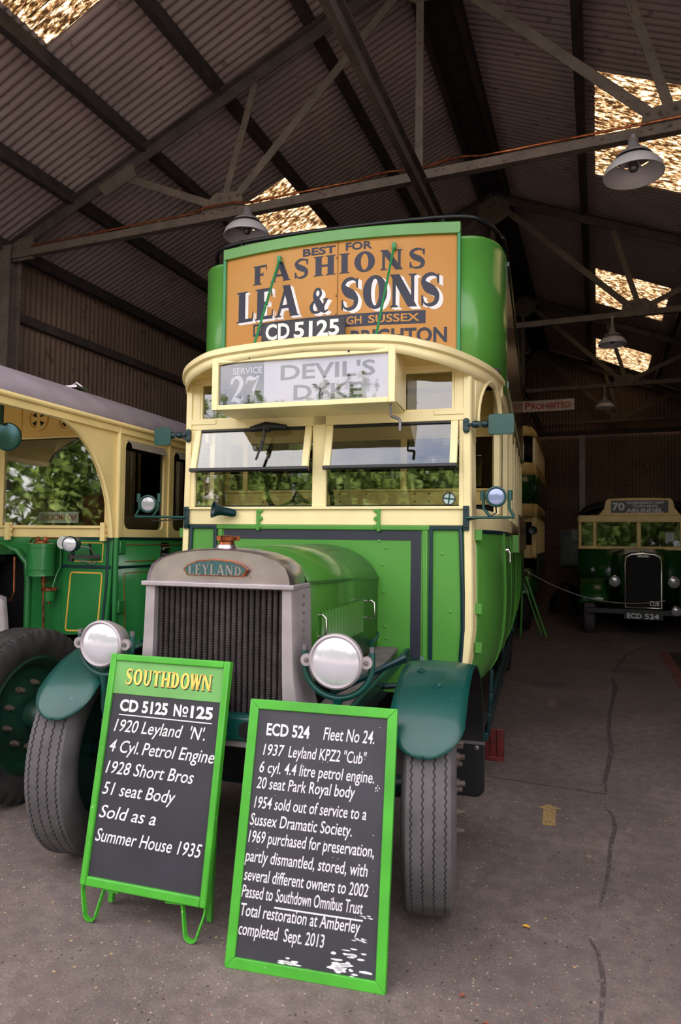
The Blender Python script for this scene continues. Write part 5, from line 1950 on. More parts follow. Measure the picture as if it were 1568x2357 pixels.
# fuel vessel
mb = MB()
mb.lathe([(0.0, 1.235), (0.09, 1.238), (0.088, 1.25), (0.09, 1.275), (0.093, 1.277), (0.093, 1.28), (0.09, 1.282), (0.09, 1.425), (0.093, 1.427), (0.093, 1.432), (0.09, 1.435), (0.09, 1.452), (0.07, 1.458), (0, 1.459)], (-0.475, 0.58, 0), (0, 0, 1), 32)
vac = obj('fuel_vessel', mb, 'green_dk', lb, smooth=30)
mb = MB()
mb.lathe([(0.05, 1.458), (0.05, 1.47), (0.035, 1.478), (0.0, 1.48)], (-0.475, 0.58, 0), (0, 0, 1), 20)
for dx, dy in ((-0.03, 0), (0.03, 0), (0.0, -0.03)):
    mb.lathe([(0.014, 1.475), (0.014, 1.495), (0.009, 1.5), (0, 1.502)], (-0.475 + dx, 0.58 + dy, 0), (0, 0, 1), 6)
mb.tube([(-0.445, 0.58, 1.49), (-0.4, 0.59, 1.492), (-0.37, 0.64, 1.49), (-0.33, 0.66, 1.488)], 0.006, 6)
mb.tube([(-0.505, 0.58, 1.49), (-0.57, 0.6, 1.488), (-0.62, 0.63, 1.46), (-0.64, 0.64, 1.4)], 0.005, 6)
mb.tube([(-0.45, 0.58, 1.235), (-0.45, 0.58, 1.19)], 0.014, 8)
mb.tube([(-0.46, 0.575, 1.2), (-0.4, 0.57, 1.197)], 0.006, 6)
mb.tube([(-0.45, 0.58, 1.19), (-0.448, 0.58, 1.1), (-0.45, 0.6, 0.7)], 0.008, 6)
obj('copper_fittings', mb, 'brass', vac, smooth=50)
mb = MB()
mb.lathe([(0.0, 1.06), (0.03, 1.065), (0.034, 1.09), (0.037, 1.14), (0, 1.142)], (-0.425, 0.61, 0), (0, 0, 1), 20)
mb.tube([(-0.425, 0.61, 1.07), (-0.425, 0.61, 1.04), (-0.47, 0.62, 0.97), (-0.475, 0.64, 0.75)], 0.006, 6)
mb.tube([(-0.375, 0.65, 1.485), (-0.375, 0.65, 1.3), (-0.39, 0.63, 1.24), (-0.4, 0.61, 1.16)], 0.006, 6)
gb = obj('fuel_filter_bowl', mb, 'green_dk', lb, smooth=50)
mb = MB()
mb.lathe([(0.05, 1.14), (0.05, 1.15), (0.03, 1.16), (0, 1.162)], (-0.425, 0.61, 0), (0, 0, 1), 16)
for a in range(6):
    mb.lathe([(0.01, 1.136), (0.01, 1.158), (0, 1.16)], (-0.425 + 0.042 * math.cos(a), 0.61 + 0.042 * math.sin(a), 0), (0, 0, 1), 6)
mb.lathe([(0.012, 1.05), (0.012, 1.066)], (-0.425, 0.61, 0), (0, 0, 1), 8)
obj('filter_clamp', mb, 'brass', gb)
# black firewall behind the engine
mb = MB()
mb.box(-1.9, -0.66, YB_ + 0.02, YB_ + 0.03, 0.5, 1.46)
obj('firewall', mb, 'soot', fp)
# side lamp on bracket
c = Vector((-0.178, 0.5, 1.455))
mb = MB()
ax = Vector((0.25, -1, 0.0)).normalized()
mb.lathe([(0.043, 0.002), (0.05, 0.004), (0.052, -0.008), (0.05, -0.03), (0.046, -0.07), (0.03, -0.095), (0, -0.1)], c, ax, 28)
mb.tube([c - ax * 0.05 + Vector((0, 0, -0.045)), c - ax * 0.05 + Vector((0, 0, -0.085))], 0.012, 8)
sl = obj('side_lamp', mb, 'tealblack', lb, smooth=40)
mb = MB()
mb.lathe([(0.044, 0.003), (0.03, 0.01), (0, 0.014)], c, ax, 28)
obj('side_lamp_lens', mb, 'lens', sl, smooth=60)
mb = MB()
mb.lathe([(0.045, 0.0), (0.042, 0.008), (0, 0.01)], c + Vector((-0.075, 0.03, 0.008)), Vector((0.15, -1, 0.05)), 24)
obj('side_marker_disc', mb, 'lens', sl, smooth=40)
mb = MB()
mb.bar((-0.2, 0.54, 1.37), (-0.06, 0.66, 1.372), 0.03, 0.02)
mb.lathe([(0.02, 0), (0.02, 0.05), (0, 0.05)], (-0.2, 0.545, 1.34), (0, 0, 1), 10)
mb.tube([(-0.1, 0.62, 1.375), (-0.1, 0.6, 1.46)], 0.008, 6)
obj('lamp_bracket', mb, 'black', sl)
mb = MB()
mb.tube([(-0.18, 0.56, 1.35), (-0.12, 0.57, 1.345), (-0.08, 0.61, 1.325), (-0.07, 0.63, 1.34), (-0.09, 0.65, 1.36)], 0.004, 6)
mb.tube([(-0.14, 0.56, 1.44), (-0.09, 0.59, 1.43), (-0.07, 0.63, 1.38)], 0.004, 6)
obj('lamp_cable', mb, 'steelgrey', sl)
# mirror hanging from the canopy edge
mb = MB()
mb.tube([(-0.4, 0.12, 2.34), (-0.4, 0.12, 2.19)], 0.02, 8)
mb.lathe([(0.083, 0.0), (0.088, 0.006), (0.086, 0.018), (0.04, 0.035), (0, 0.04)], (-0.372, 0.15, 2.113), Vector((-0.25, 1, 0.0)), 28)
mr = obj('canopy_mirror', mb, 'teal', lb, smooth=40)
mb = MB()
mb.lathe([(0.082, 0.0), (0, -0.004)], (-0.372, 0.15, 2.113), Vector((-0.25, 1, 0)), 28)
obj('mirror_glass', mb, 'mirror_glass', mr, smooth=60)
# engine side and bonnet
mb = MB()
mb.box(-1.35, -0.92, -0.75, YB_ - 0.01, 0.55, 1.42)
en = obj('engine', mb, 'soot', lb, bevel=0.03)
mb = MB()
mb.box(-0.93, -0.84, 0.4, 0.6, 1.2, 1.3)
mb.box(-0.93, -0.8, 0.45, 0.62, 1.33, 1.38)
obj('engine_casting', mb, 'soot', en, bevel=0.01)
mb = MB()
mb.tube([(-0.72, 0.6, 1.36), (-0.715, 0.6, 1.12), (-0.74, 0.6, 1.06), (-0.85, 0.58, 1.05)], 0.008, 6)
obj('engine_fittings', mb, 'brass', en)
mb = MB()
rows = []
for y, k2 in ((-0.75, 0.9), (0.0, 0.95), (YB_ - 0.03, 1.0)):
    rows.append([(-1.07 + 0.4 * k2 * math.cos(R(a)), y, 1.25 + 0.22 * k2 * math.sin(R(a))) for a in range(35, 181, 12)])
mb.sheet(rows)
obj('bonnet', mb, 'green_dk', lb, smooth=60, solid=0.006)
mb = MB()
rows = []
for i in range(9):
    t2 = i / 8
    rows.append([(-0.9 + 0.06 * t2, 0.5, 1.13 - 0.33 * t2), (-0.76 + 0.05 * t2, 0.48, 1.12 - 0.36 * t2), (-0.7 + 0.05 * t2, 0.52, 1.09 - 0.38 * t2)])
mb.sheet(rows)
obj('engine_undertray', mb, 'alloy_flat', en, smooth=60, solid=0.006)
# side of the body
mb = MB()
mb.sheet([[(XS, y, 1.497), (XS + 0.002, y, 1.2), (XS - 0.005, y, 0.95), (XS - 0.03, y, 0.75), (XS - 0.06, y, 0.62)] for y in (0.69, 2, 4, 7.0)])
sd = obj('side_panel', mb, 'green_dk', lb, smooth=60, solid=0.01)
mb = MB()
for z, d in ((1.497, 0.006), (1.303, 0.008)):
    mb.tube([(XS + d, 0.69, z), (XS + d, 7.0, z)], 0.01, 6)
obj('side_beading', mb, 'tealblack', sd)
mb = MB()
M['lining_dk'] = mat('red_brown_lining', rgb(150, 92, 40), 0.45)
for P in (((0.76, 1.262), (1.9, 1.262)), ((0.76, 1.262), (0.79, 0.7)), ((0.76, 1.455), (1.9, 1.455)), ((0.76, 1.34), (1.9, 1.34))):
    mb.bar((XS + 0.0075, P[0][0], P[0][1]), (XS + 0.0075, P[1][0], P[1][1]), 0.004, 0.005)
obj('side_lining', mb, 'lining_dk', sd)
for z in (1.435, 1.04):
    mb = MB()
    mb.box(XS, XS + 0.016, 0.7, 0.76, z - 0.04, z + 0.04)
    mb.tube([(XS + 0.014, 0.7, z - 0.04), (XS + 0.014, 0.7, z + 0.04)], 0.01, 8)
    obj('door_hinge', mb, 'green_dk', sd, bevel=0.002)
mb = MB()
mb.box(XS, XS + 0.008, 1.19, 1.3, 1.32, 1.47)
dh = obj('door_handle_recess', mb, 'black', sd, bevel=0.003)
mb = MB()
mb.tube([(XS + 0.016, 1.205, 1.425), (XS + 0.02, 1.245, 1.427), (XS + 0.016, 1.285, 1.425)], 0.014, 10)
obj('door_handle', mb, 'chrome', dh, smooth=60)
text('EMERGENCY', 1.205, 1.375, 0.08, 0.012, XS + 0.0088, 'offwhite', dh, 0.01, axis='yz')
text('DOOR', 1.222, 1.352, 0.045, 0.012, XS + 0.0088, 'offwhite', dh, 0.01, axis='yz')
# windows of the side: rounded cream frames
def rounded_frame(y0, y1, z0, z1, yo0, yo1, zo0, zo1, x0, x1, r=0.05):
    mb = MB()
    inner, outer = [], []
    for (cy, cz, a0) in ((y1 - r, z1 - r, 0), (y0 + r, z1 - r, 90), (y0 + r, z0 + r, 180), (y1 - r, z0 + r, 270)):
        for q in range(6):
            a = R(a0 + 18 * q)
            inner.append((cy + r * math.cos(a), cz + r * math.sin(a)))
    for i in range(24):
        a0 = i // 6
        cy, cz = ((yo1, zo1), (yo0, zo1), (yo0, zo0), (yo1, zo0))[a0]
        outer.append((cy, cz))
    rows = []
    for (yo, zo), (yi, zi) in zip(outer + outer[:1], inner + inner[:1]):
        rows.append([(x0, yo, zo), (x1, yo, zo), (x1, yi, zi), (x0, yi, zi)])
    mb.sheet(rows)
    return mb
wy = [(0.745, 1.225), (1.345, 1.83), (1.95, 2.9), (3.0, 3.95), (4.05, 5.0), (5.1, 6.05)]
for i, (a, b) in enumerate(wy):
    nb = wy[i + 1][0] if i + 1 < len(wy) else 7.0
    oa = 0.735 if i == 0 else (wy[i - 1][1] + a) / 2
    ob = (b + nb) / 2
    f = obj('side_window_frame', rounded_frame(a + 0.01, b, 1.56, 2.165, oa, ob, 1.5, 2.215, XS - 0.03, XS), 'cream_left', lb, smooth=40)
    mb = MB()
    mb.box(XS - 0.02, XS - 0.016, a, b, 1.55, 2.17)
    obj('side_window_pane', mb, 'glass_dk', f)
    mb = MB()
    mb.sheet([[(XS, a + 0.02, 2.168), (XS, b - 0.02, 2.168)], [(XS + 0.03, a + 0.03, 2.145), (XS + 0.03, b - 0.03, 2.145)], [(XS + 0.04, a + 0.03, 2.11), (XS + 0.04, b - 0.03, 2.11)]])
    M.setdefault('hood', mat('grey_rain_hood', rgb(150, 140, 128), 0.5))
    obj('rain_hood', mb, 'hood', f, solid=0.004)
    mb = MB()
    mb.bar((XS + 0.006, (b + nb) / 2 + 0.0, 1.5), (XS + 0.006, (b + nb) / 2, 2.2), 0.02, 0.012, (1, 0, 0))
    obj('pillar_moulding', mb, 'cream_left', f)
# inside
mb = MB()
mb.box(XS - BW, XS - 0.08, YB_ + 0.06, 7.0, 0.9, 0.93)
mb.box(XS - BW, XS - BW + 0.03, YB_, 7.0, 0.6, 2.25)
mb.box(XS - BW, XS - 0.05, 6.97, 7.0, 0.6, 2.3)
obj('saloon_shell', mb, 'timber_dk', lb)
for i in range(4):
    for xx in (-0.5, -1.6):
        mb = MB()
        y = 1.5 + i * 0.85
        mb.box(xx - 0.42, xx + 0.42, y, y + 0.1, 1.3, 1.86)
        mb.box(xx - 0.42, xx + 0.42, y - 0.42, y + 0.05, 1.2, 1.34)
        mb.box(xx - 0.4, xx + 0.4, y - 0.35, y, 0.92, 1.2)
        st = obj('passenger_seat', mb, 'seat', lb, bevel=0.03)
        mb = MB()
        mb.tube([(xx - 0.4, y + 0.05, 1.86), (xx + 0.4, y + 0.05, 1.86)], 0.012, 8)
        obj('grab_rail', mb, 'chrome', st)
# the cab's steering wheel seen through the glass
# wheels
wheel(lb, (-0.1, 0.06, 0.48), 0, Ro=0.485, half=0.115, outer=1, nut_n=10, m_rim='rimgreen', rub='rubber_dk', grooves=3, zig=0.012, block=True)
wheel(lb, (-1.9, 0.06, 0.48), 0, Ro=0.485, half=0.115, outer=-1, nut_n=10, m_rim='rimgreen', rub='rubber_dk', grooves=3, zig=0.012, block=True)
wheel(lb, (-0.1, 4.9, 0.48), 0, Ro=0.485, half=0.115, outer=1, nut_n=10, m_rim='rimgreen', rub='rubber_dk', grooves=3, block=True)
mb = MB()
mb.bar((-0.55, -0.9, 0.66), (-0.55, 6.9, 0.66), 0.08, 0.16)
mb.bar((-1.45, -0.9, 0.66), (-1.45, 6.9, 0.66), 0.08, 0.16)
mb.tube([(-1.85, 0.06, 0.45), (-0.15, 0.06, 0.45)], 0.05, 8)
obj('chassis_frame', mb, 'soot', lb)

# ================================================================ THE SMALL COACH AT THE FAR RIGHT
cub = thing('coach', 'small dark green and cream coach with blind reading 70 ARUNDEL', 'bus', (0.68, 12.165, 0), 0)
# local: front wheel axle y about 0.1; body front at y 0.35..0.7
M['bottle_in'] = mat('dark_coach_interior', rgb(40, 34, 30), 0.8)
hw = 1.0
def body_section(y, k=1.0, top=2.32):
    pts = []
    for i in range(17):
        a = math.pi * i / 16
        pts.append((hw * k * math.cos(a), y, 1.93 + (top - 1.93) * math.sin(a) ** 0.7))
    return pts
mb = MB()
mb.sheet([body_section(0.55, 0.94, 2.2), body_section(0.75, 1.0), body_section(2.5), body_section(4.9)])
croof = obj('roof', mb, 'black', cub, smooth=60, solid=0.01)
mb = MB()
mb.sheet([[(-hw * 0.96, 0.62, z), (-hw, 0.85, z), (-hw, 4.9, z)] for z in (0.35, 0.9, 1.42)])
mb.sheet([[(hw * 0.96, 0.62, z), (hw, 0.85, z), (hw, 4.9, z)] for z in (0.35, 0.9, 1.42)])
mb.sheet([[(-hw * 0.96, 0.62, z), (-0.5, 0.56, z), (0, 0.54, z), (0.5, 0.56, z), (hw * 0.96, 0.62, z)] for z in (0.5, 1.42)])
mb.box(-hw, hw, 4.88, 4.9, 0.4, 1.95)
cbody = obj('body_panel', mb, 'bottle', cub, smooth=50, solid=0.012)
# windscreen surround
mb = MB()
mb.box(-0.99, 0.99, 0.55, 0.62, 1.4, 1.46)
mb.box(-0.99, 0.99, 0.52, 0.64, 1.88, 2.0)
for x0, x1 in ((-0.99, -0.94), (-0.75, -0.69), (-0.035, 0.035), (0.64, 0.7), (0.94, 0.99)):
    mb.box(x0, x1, 0.55, 0.61, 1.44, 1.9)
for s in (-1, 1):
    for i in range(6):
        y = 0.95 + i * 0.72
        mb.box(min(s * 0.99, s * 1.01), max(s * 0.99, s * 1.01), y, y + 0.06, 1.42, 1.95)
    mb.box(min(s * 0.985, s * 1.01), max(s * 0.985, s * 1.01), 0.62, 4.9, 1.9, 1.98)
    mb.box(min(s * 0.985, s * 1.01), max(s * 0.985, s * 1.01), 0.62, 4.9, 1.4, 1.46)
csur = obj('window_surround', mb, 'cream_old', cub, bevel=0.012)
for x0, x1 in ((-0.69, -0.035), (0.035, 0.64), (-0.94, -0.75), (0.7, 0.94)):
    mb = MB()
    mb.box(x0, x1, 0.575, 0.58, 1.46, 1.88)
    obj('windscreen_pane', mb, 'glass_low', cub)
mb = MB()
for s in (-1, 1):
    mb.box(min(s * 0.99, s * 0.994), max(s * 0.99, s * 0.994), 0.65, 4.85, 1.46, 1.9)
obj_each('side_glazing', mb, 'glass_dk', cub)
mb = MB()
mb.box(0.42, 0.55, 0.57, 0.574, 1.55, 1.7)
nt_ = obj('windscreen_notice', mb, 'pale', cub)
mb = MB()
for i in range(5):
    mb.box(0.45, 0.52, 0.568, 0.57, 1.575 + 0.022 * i, 1.583 + 0.022 * i)
obj('notice_print', mb, 'blind_grey', nt_)
# destination housing
mb = MB()
mb.prism([(-0.68, 1.995), (0.68, 1.995), (0.64, 2.02), (0.56, 2.13), (0.54, 2.25), (0.5, 2.29), (0.2, 2.302), (-0.2, 2.302), (-0.5, 2.29), (-0.54, 2.25), (-0.56, 2.13), (-0.64, 2.02)], 'y', 0.53, 0.8)
cd_ = obj('destination_housing', mb, 'cream_old', cub, bevel=0.015)
mb = MB()
mb.box(-0.45, 0.46, 0.522, 0.532, 2.045, 2.26)
cbl = obj('destination_blind', mb, 'plate_black', cd_, bevel=0.004)
text('70', -0.43, 2.09, 0.2, 0.125, 0.52, 'offwhite', cbl, 0.02)
text('WARNINGCAMP', -0.2, 2.196, 0.6, 0.045, 0.52, 'offwhite', cbl, 0.02)
text('TURNING', -0.1, 2.137, 0.4, 0.045, 0.52, 'offwhite', cbl, 0.02)
text('ARUNDEL', -0.2, 2.05, 0.58, 0.065, 0.52, 'offwhite', cbl, 0.03)
# bonnet, radiator
mb = MB()
rows = []
for y, w2, zt, zb in ((-0.47, 0.285, 1.3, 0.62), (0.0, 0.36, 1.36, 0.62), (0.56, 0.46, 1.42, 0.62)):
    rows.append([(-w2, y, zb), (-w2, y, zt - 0.2), (-w2 * 0.9, y, zt - 0.07), (-w2 * 0.5, y, zt), (0, y, zt + 0.02), (w2 * 0.5, y, zt), (w2 * 0.9, y, zt - 0.07), (w2, y, zt - 0.2), (w2, y, zb)])
mb.sheet(rows)
cbon = obj('bonnet', mb, 'bottle', cub, smooth=50, solid=0.006)
mb = MB()
ro = [(-0.265, 0.49), (0.265, 0.49), (0.265, 1.2), (0.25, 1.29), (0.17, 1.335), (0, 1.35), (-0.17, 1.335), (-0.25, 1.29), (-0.265, 1.2)]
mb.tube([(x, -0.5, z) for x, z in ro], 0.018, 8, closed=True)
crad = obj('radiator_surround', mb, 'chrome', cub, smooth=50)
mb = MB()
mb.prism(ro, 'y', -0.5, -0.45)
obj('radiator_grille', mb, 'core_back', crad)
text('CUB', 0.09, 0.53, 0.14, 0.075, -0.503, 'alloy', crad, 0.01)
mb = MB()
mb.prism([(-0.1, 1.3), (-0.08, 1.285), (0.08, 1.285), (0.1, 1.3), (0.08, 1.33), (0, 1.34), (-0.08, 1.33)], 'y', -0.525, -0.51)
cbg = obj('radiator_badge', mb, 'badge', crad)
text('LEYLAND', -0.075, 1.297, 0.15, 0.025, -0.526, 'alloy', cbg, 0.01)
mb = MB()
mb.lathe([(0.035, 1.36), (0.035, 1.375), (0.02, 1.39), (0.03, 1.4), (0, 1.41)], (0, -0.44, 0), (0, 0, 1), 12)
obj('filler_cap', mb, 'chrome', crad, smooth=40)
# lamps
def clamp_(x, z, r, y, name='headlamp'):
    mb = MB()
    mb.lathe([(r * 0.88, -0.005), (r, 0.0), (r, 0.02), (r * 0.8, 0.09), (0, 0.12)], (x, y, z), (0, 1, 0), 24)
    h = obj(name, mb, 'chrome', cub, smooth=40)
    mb = MB()
    mb.lathe([(r * 0.88, -0.005), (r * 0.5, -0.018), (0, -0.022)], (x, y, z), (0, 1, 0), 24)
    obj(name + '_lens', mb, 'lens_clear', h, smooth=60)
    mb = MB()
    mb.tube([(x, y + 0.05, z - r), (x, y + 0.05, z - r - 0.12)], 0.012, 6)
    obj('lamp_stem', mb, 'black', h)
clamp_(-0.42, 0.9, 0.095, -0.5)
clamp_(0.44, 0.91, 0.095, -0.5)
clamp_(0.47, 0.46, 0.08, -0.5, 'fog_lamp')
clamp_(-0.75, 1.06, 0.038, -0.15, 'side_lamp')
mb = MB()
mb.box(-0.28, 0.28, -0.53, -0.515, 0.31, 0.42)
cp2 = obj('number_plate', mb, 'plate_black', cub)
text('ECD', -0.24, 0.325, 0.21, 0.075, -0.532, 'white', cp2, 0.02)
text('524', 0.02, 0.325, 0.2, 0.075, -0.532, 'white', cp2, 0.02)
mb = MB()
mb.bar((-0.85, -0.47, 0.42), (0.85, -0.47, 0.42), 0.04, 0.09)
obj('bumper_bar', mb, 'black', cub, bevel=0.01)
for s in (-1, 1):
    w = wheel(cub, (s * 0.8, 0.0, 0.42), 0, Ro=0.42, half=0.09, outer=s, rub='rubber', m_rim='black')
    mb = MB()
    rows = []
    for i in range(13):
        a = R(-75 + 150 * i / 12)
        rows.append([(s * x, 0.0 + 0.5 * math.sin(a), 0.42 + 0.5 * math.cos(a) - d) for x, d in ((0.52, 0.05), (0.6, 0.0), (0.9, 0.0), (0.97, 0.06))])
    mb.sheet(rows)
    obj('mudguard', mb, 'bottle', cub, smooth=60, solid=0.008)
wheel(cub, (-0.8, 3.6, 0.42), 0, Ro=0.42, half=0.09, outer=-1, rub='rubber', m_rim='black')
wheel(cub, (0.8, 3.6, 0.42), 0, Ro=0.42, half=0.09, outer=1, rub='rubber', m_rim='black')
mb = MB()
T2 = Matrix.Translation((-0.4, 0.95, 1.5)) @ Matrix.Rotation(R(-50), 4, 'X')
mb.tube([T2 @ Vector((0.2 * math.cos(2 * math.pi * i / 28), 0.2 * math.sin(2 * math.pi * i / 28), 0)) for i in range(28)], 0.012, 8, closed=True)
for a in (30, 150, 270):
    mb.tube([T2 @ Vector((0, 0, 0)), T2 @ Vector((0.2 * math.cos(R(a)), 0.2 * math.sin(R(a)), 0))], 0.009, 6)
obj('steering_wheel', mb, 'black', cub, smooth=60)
mb = MB()
mb.box(-0.95, 0.95, 0.7, 4.85, 0.85, 0.88)
mb.box(-0.9, 0.9, 0.75, 0.8, 0.88, 1.4)
for i in range(3):
    for x in (-0.5, 0.5):
        mb.box(x - 0.4, x + 0.4, 1.8 + i * 0.8, 1.9 + i * 0.8, 0.9, 1.62)
obj('saloon_interior', mb, 'bottle_in', cub, bevel=0.01)
mb = MB()
mb.tube([(-0.98, 0.6, 1.62), (-1.06, 0.5, 1.66)], 0.008, 6)
mb.box(-1.11, -1.0, 0.46, 0.48, 1.55, 1.75)
obj('wing_mirror', mb, 'black', cub)

# ================================================================ THE CLOSED DOUBLE-DECKER BEHIND
dd = thing('closed_double_decker_bus', 'closed cream and green double-decker half hidden behind the open-top bus', 'bus', (-2.06, 12.25, 0), 1.4)
# local: front at y=0, right side at x=+1.05
def dsec(z, k=0.0):
    """plan of the front with rounded corners, from left to right"""
    return [(-1.05 + k, 3.6, z), (-1.05 + k, 0.5, z), (-1.0 + k, 0.22, z), (-0.85, 0.06, z), (-0.5, 0.0, z), (0, -0.02, z), (0.5, 0.0, z), (0.85, 0.06, z), (1.0 - k, 0.22, z), (1.05 - k, 0.5, z), (1.05 - k, 3.6, z)]
def band(name, zs, m, par):
    mb = MB()
    mb.sheet([[Vector(p) for p in smooth_line(dsec(z, k2), 3)] for z, k2 in zs])
    return obj(name, mb, m, par, smooth=50, solid=0.02)
band('upper_waist_band', [(2.72, 0), (2.82, 0), (2.94, 0.01)], 'cream_old', dd)
band('upper_green_panel', [(2.2, 0), (2.72, 0)], 'bottle', dd)
band('lower_cream_band', [(1.98, 0), (2.2, 0.0)], 'cream_old', dd)
mb = MB()
mb.prism([(-1.05, 1.2), (-0.0, 1.2), (-0.0, 0.55), (-1.05, 0.55)], 'y', 0.4, 0.44)
mb.sheet([[(1.05, y, z) for z in (1.3, 0.55)] for y in (0.45, 3.6)])
obj('lower_green_panel', mb, 'bottle', dd, solid=0.01)
band('roof_band', [(3.42, 0.0), (3.52, 0.02), (3.6, 0.08)], 'cream_old', dd)
mb = MB()
rows = []
for k2, z in ((0.06, 3.58), (0.25, 3.72), (0.6, 3.8), (1.0, 3.82)):
    rows.append([(p[0] * (1 - k2), p[1] + k2 * 0.9 * (1 - p[1] / 3.6), z) for p in dsec(0)])
mb.sheet(rows)
obj('roof', mb, 'bottle', dd, smooth=60)
mb = MB()
for x, y in ((-0.85, 0.06), (-0.02, -0.02), (0.8, 0.04), (1.0, 0.28)):
    mb.box(x - 0.028, x + 0.028, y, y + 0.05, 2.92, 3.45)
for i in range(9):
    y = 0.48 + i * 0.36
    mb.box(1.012, 1.045, y, y + 0.05, 2.92, 3.45)
    mb.box(1.012, 1.045, y, y + 0.05, 1.28, 2.0)
mb.box(0.55, 1.04, 0.4, 0.46, 1.22, 1.46)
mb.box(0.96, 1.045, 0.3, 0.42, 1.25, 2.0)
mb.box(-1.0, 0.96, 0.38, 0.42, 1.88, 2.0)
mb.box(-1.0, 0.6, 0.4, 0.44, 1.2, 1.3)
obj_each('window_pillar', mb, 'cream_old', dd, bevel=0.006)
mb = MB()
mb.sheet([[Vector((p[0] * 0.98, p[1] + 0.03, z)) for p in dsec(0)] for z in (2.92, 3.45)])
mb.box(-0.98, 0.96, 0.42, 0.425, 1.3, 1.9)
mb.box(1.005, 1.01, 0.45, 3.6, 1.5, 2.0)
obj('glazing', mb, 'glass_dk', dd)
mb = MB()
mb.box(-1.0, 1.0, 0.5, 3.55, 2.15, 2.18)
mb.box(-1.0, 1.0, 3.55, 3.6, 0.6, 3.5)
mb.box(-1.0, -0.98, 0.5, 3.6, 0.6, 3.5)
obj('interior_shell', mb, 'timber_dk', dd)
# bonnet, mudguard, wheel, lamps
mb = MB()
mb.box(-0.1, 0.82, -0.35, 0.4, 0.95, 1.2)
mb.box(-0.5, 0.3, -0.45, 0.4, 0.6, 1.2)
obj('bonnet', mb, 'bottle', dd, bevel=0.03)
mb = MB()
rows = []
for i in range(13):
    a = R(-80 + 160 * i / 12)
    rows.append([(x, -0.15 + 0.55 * math.sin(a), 0.5 + 0.55 * math.cos(a) - d) for x, d in ((0.62, 0.02), (0.7, 0), (0.95, 0), (1.04, 0.06))])
mb.sheet(rows)
obj('mudguard', mb, 'bottle', dd, smooth=60, solid=0.01)
wheel(dd, (0.87, -0.15, 0.49), 0, Ro=0.49, half=0.11, outer=1, rub='rubber_dk', m_rim='black')
wheel(dd, (-0.87, -0.15, 0.49), 0, Ro=0.49, half=0.11, outer=-1, rub='rubber_dk', m_rim='black')
mb = MB()
mb.lathe([(0.05, 0.0), (0.06, 0.005), (0.055, 0.03), (0, 0.07)], (0.82, -0.42, 1.09), (0, 1, 0), 20)
h = obj('side_lamp', mb, 'black', dd, smooth=40)
mb = MB()
mb.lathe([(0.052, -0.001), (0.03, -0.012), (0, -0.014)], (0.82, -0.42, 1.09), (0, 1, 0), 20)
obj('side_lamp_lens', mb, 'lens_clear', h, smooth=60)
mb = MB()
mb.lathe([(0.075, 0), (0.075, 0.012), (0.05, 0.02), (0, 0.02)], (1.0, 0.0, 1.72), (0, 1, 0), 24)
mb.tube([(0.97, 0.02, 1.76), (0.72, 0.35, 1.98)], 0.006, 6)
obj('round_mirror', mb, 'tealblack', dd, smooth=40)

# ================================================================ SIGNS, BOARDS AND SMALL THINGS
def bar_rail(mb, p0, p1, w, h):
    mb.bar(p0, p1, w, h)
# ---- small blackboard on looped iron feet: local x right, z up along the board, leaning back
A_tilt, A_yaw = 0.187, 3.8
sm = thing('chalkboard_sign', 'smaller lime-framed blackboard headed SOUTHDOWN on looped iron feet', 'sign', (-1.635, 2.184, 0.0), A_yaw)
TA = Matrix.Translation((0, 0, 0.13)) @ Matrix.Rotation(-A_tilt, 4, 'X')
w, h, fw_ = 0.556, 0.895, 0.028
def fin(mb, T):
    for v in mb.bm.verts:
        v.co = T @ v.co
    return mb
mb = MB()
mb.box(-w / 2, -w / 2 + fw_, -0.012, 0.022, 0, h)
mb.box(w / 2 - fw_, w / 2, -0.012, 0.022, 0, h)
mb.box(-w / 2 + fw_, w / 2 - fw_, -0.012, 0.022, h - fw_, h)
mb.box(-w / 2 + fw_, w / 2 - fw_, -0.012, 0.022, 0, fw_ * 1.25)
obj('frame', fin(mb, TA), 'lime', sm, bevel=0.005)
mb = MB()
mb.box(-w / 2 + fw_, w / 2 - fw_, 0.0, 0.012, fw_, h - fw_)
M['board_glossy'] = mat('glossy_blackboard_paint', rgb(56, 54, 62), 0.32, var=0.1, scale=5, spots=(70, 0.78, rgb(130, 126, 134)))  # plain blackboard colour, smoother finish than the tall board
bd = obj('writing_surface', fin(mb, TA), 'board_glossy', sm)
mb = MB()
mb.box(-w / 2 + fw_, w / 2 - fw_, -0.003, 0.0, 0.735, h - fw_)
hd = obj('header_panel', fin(mb, TA), 'header', sm)
serif_text('SOUTHDOWN', -0.197, 0.775, 0.4, 0.062, -0.0036, 'plate_black', hd, T=0.24, t=0.13, spacing=0.06, dx=0.004, dz=-0.004, mt=TA)
serif_text('SOUTHDOWN', -0.197, 0.775, 0.4, 0.062, -0.0042, 'gold', hd, T=0.24, t=0.13, spacing=0.06, mt=TA)
yl = -0.0012
for s, x, z, ww, cap, sh, bo in (('CD 5125', -0.208, 0.668, 0.225, 0.043, 0, 0.035), ('N', 0.045, 0.668, 0.034, 0.043, 0, 0.03), ('o', 0.084, 0.68, 0.026, 0.04, 0, 0.02), ('125', 0.122, 0.668, 0.098, 0.043, 0, 0.035)):
    text(s, x, z, ww, cap, yl, 'chalk', bd, bo, 0, mt=TA)
mb = MB()
mb.box(-0.208, 0.22, yl - 0.0003, yl, 0.65, 0.654)
mb.box(0.087, 0.107, yl - 0.0003, yl, 0.668, 0.673)
obj('underline', fin(mb, TA), 'chalk', bd)
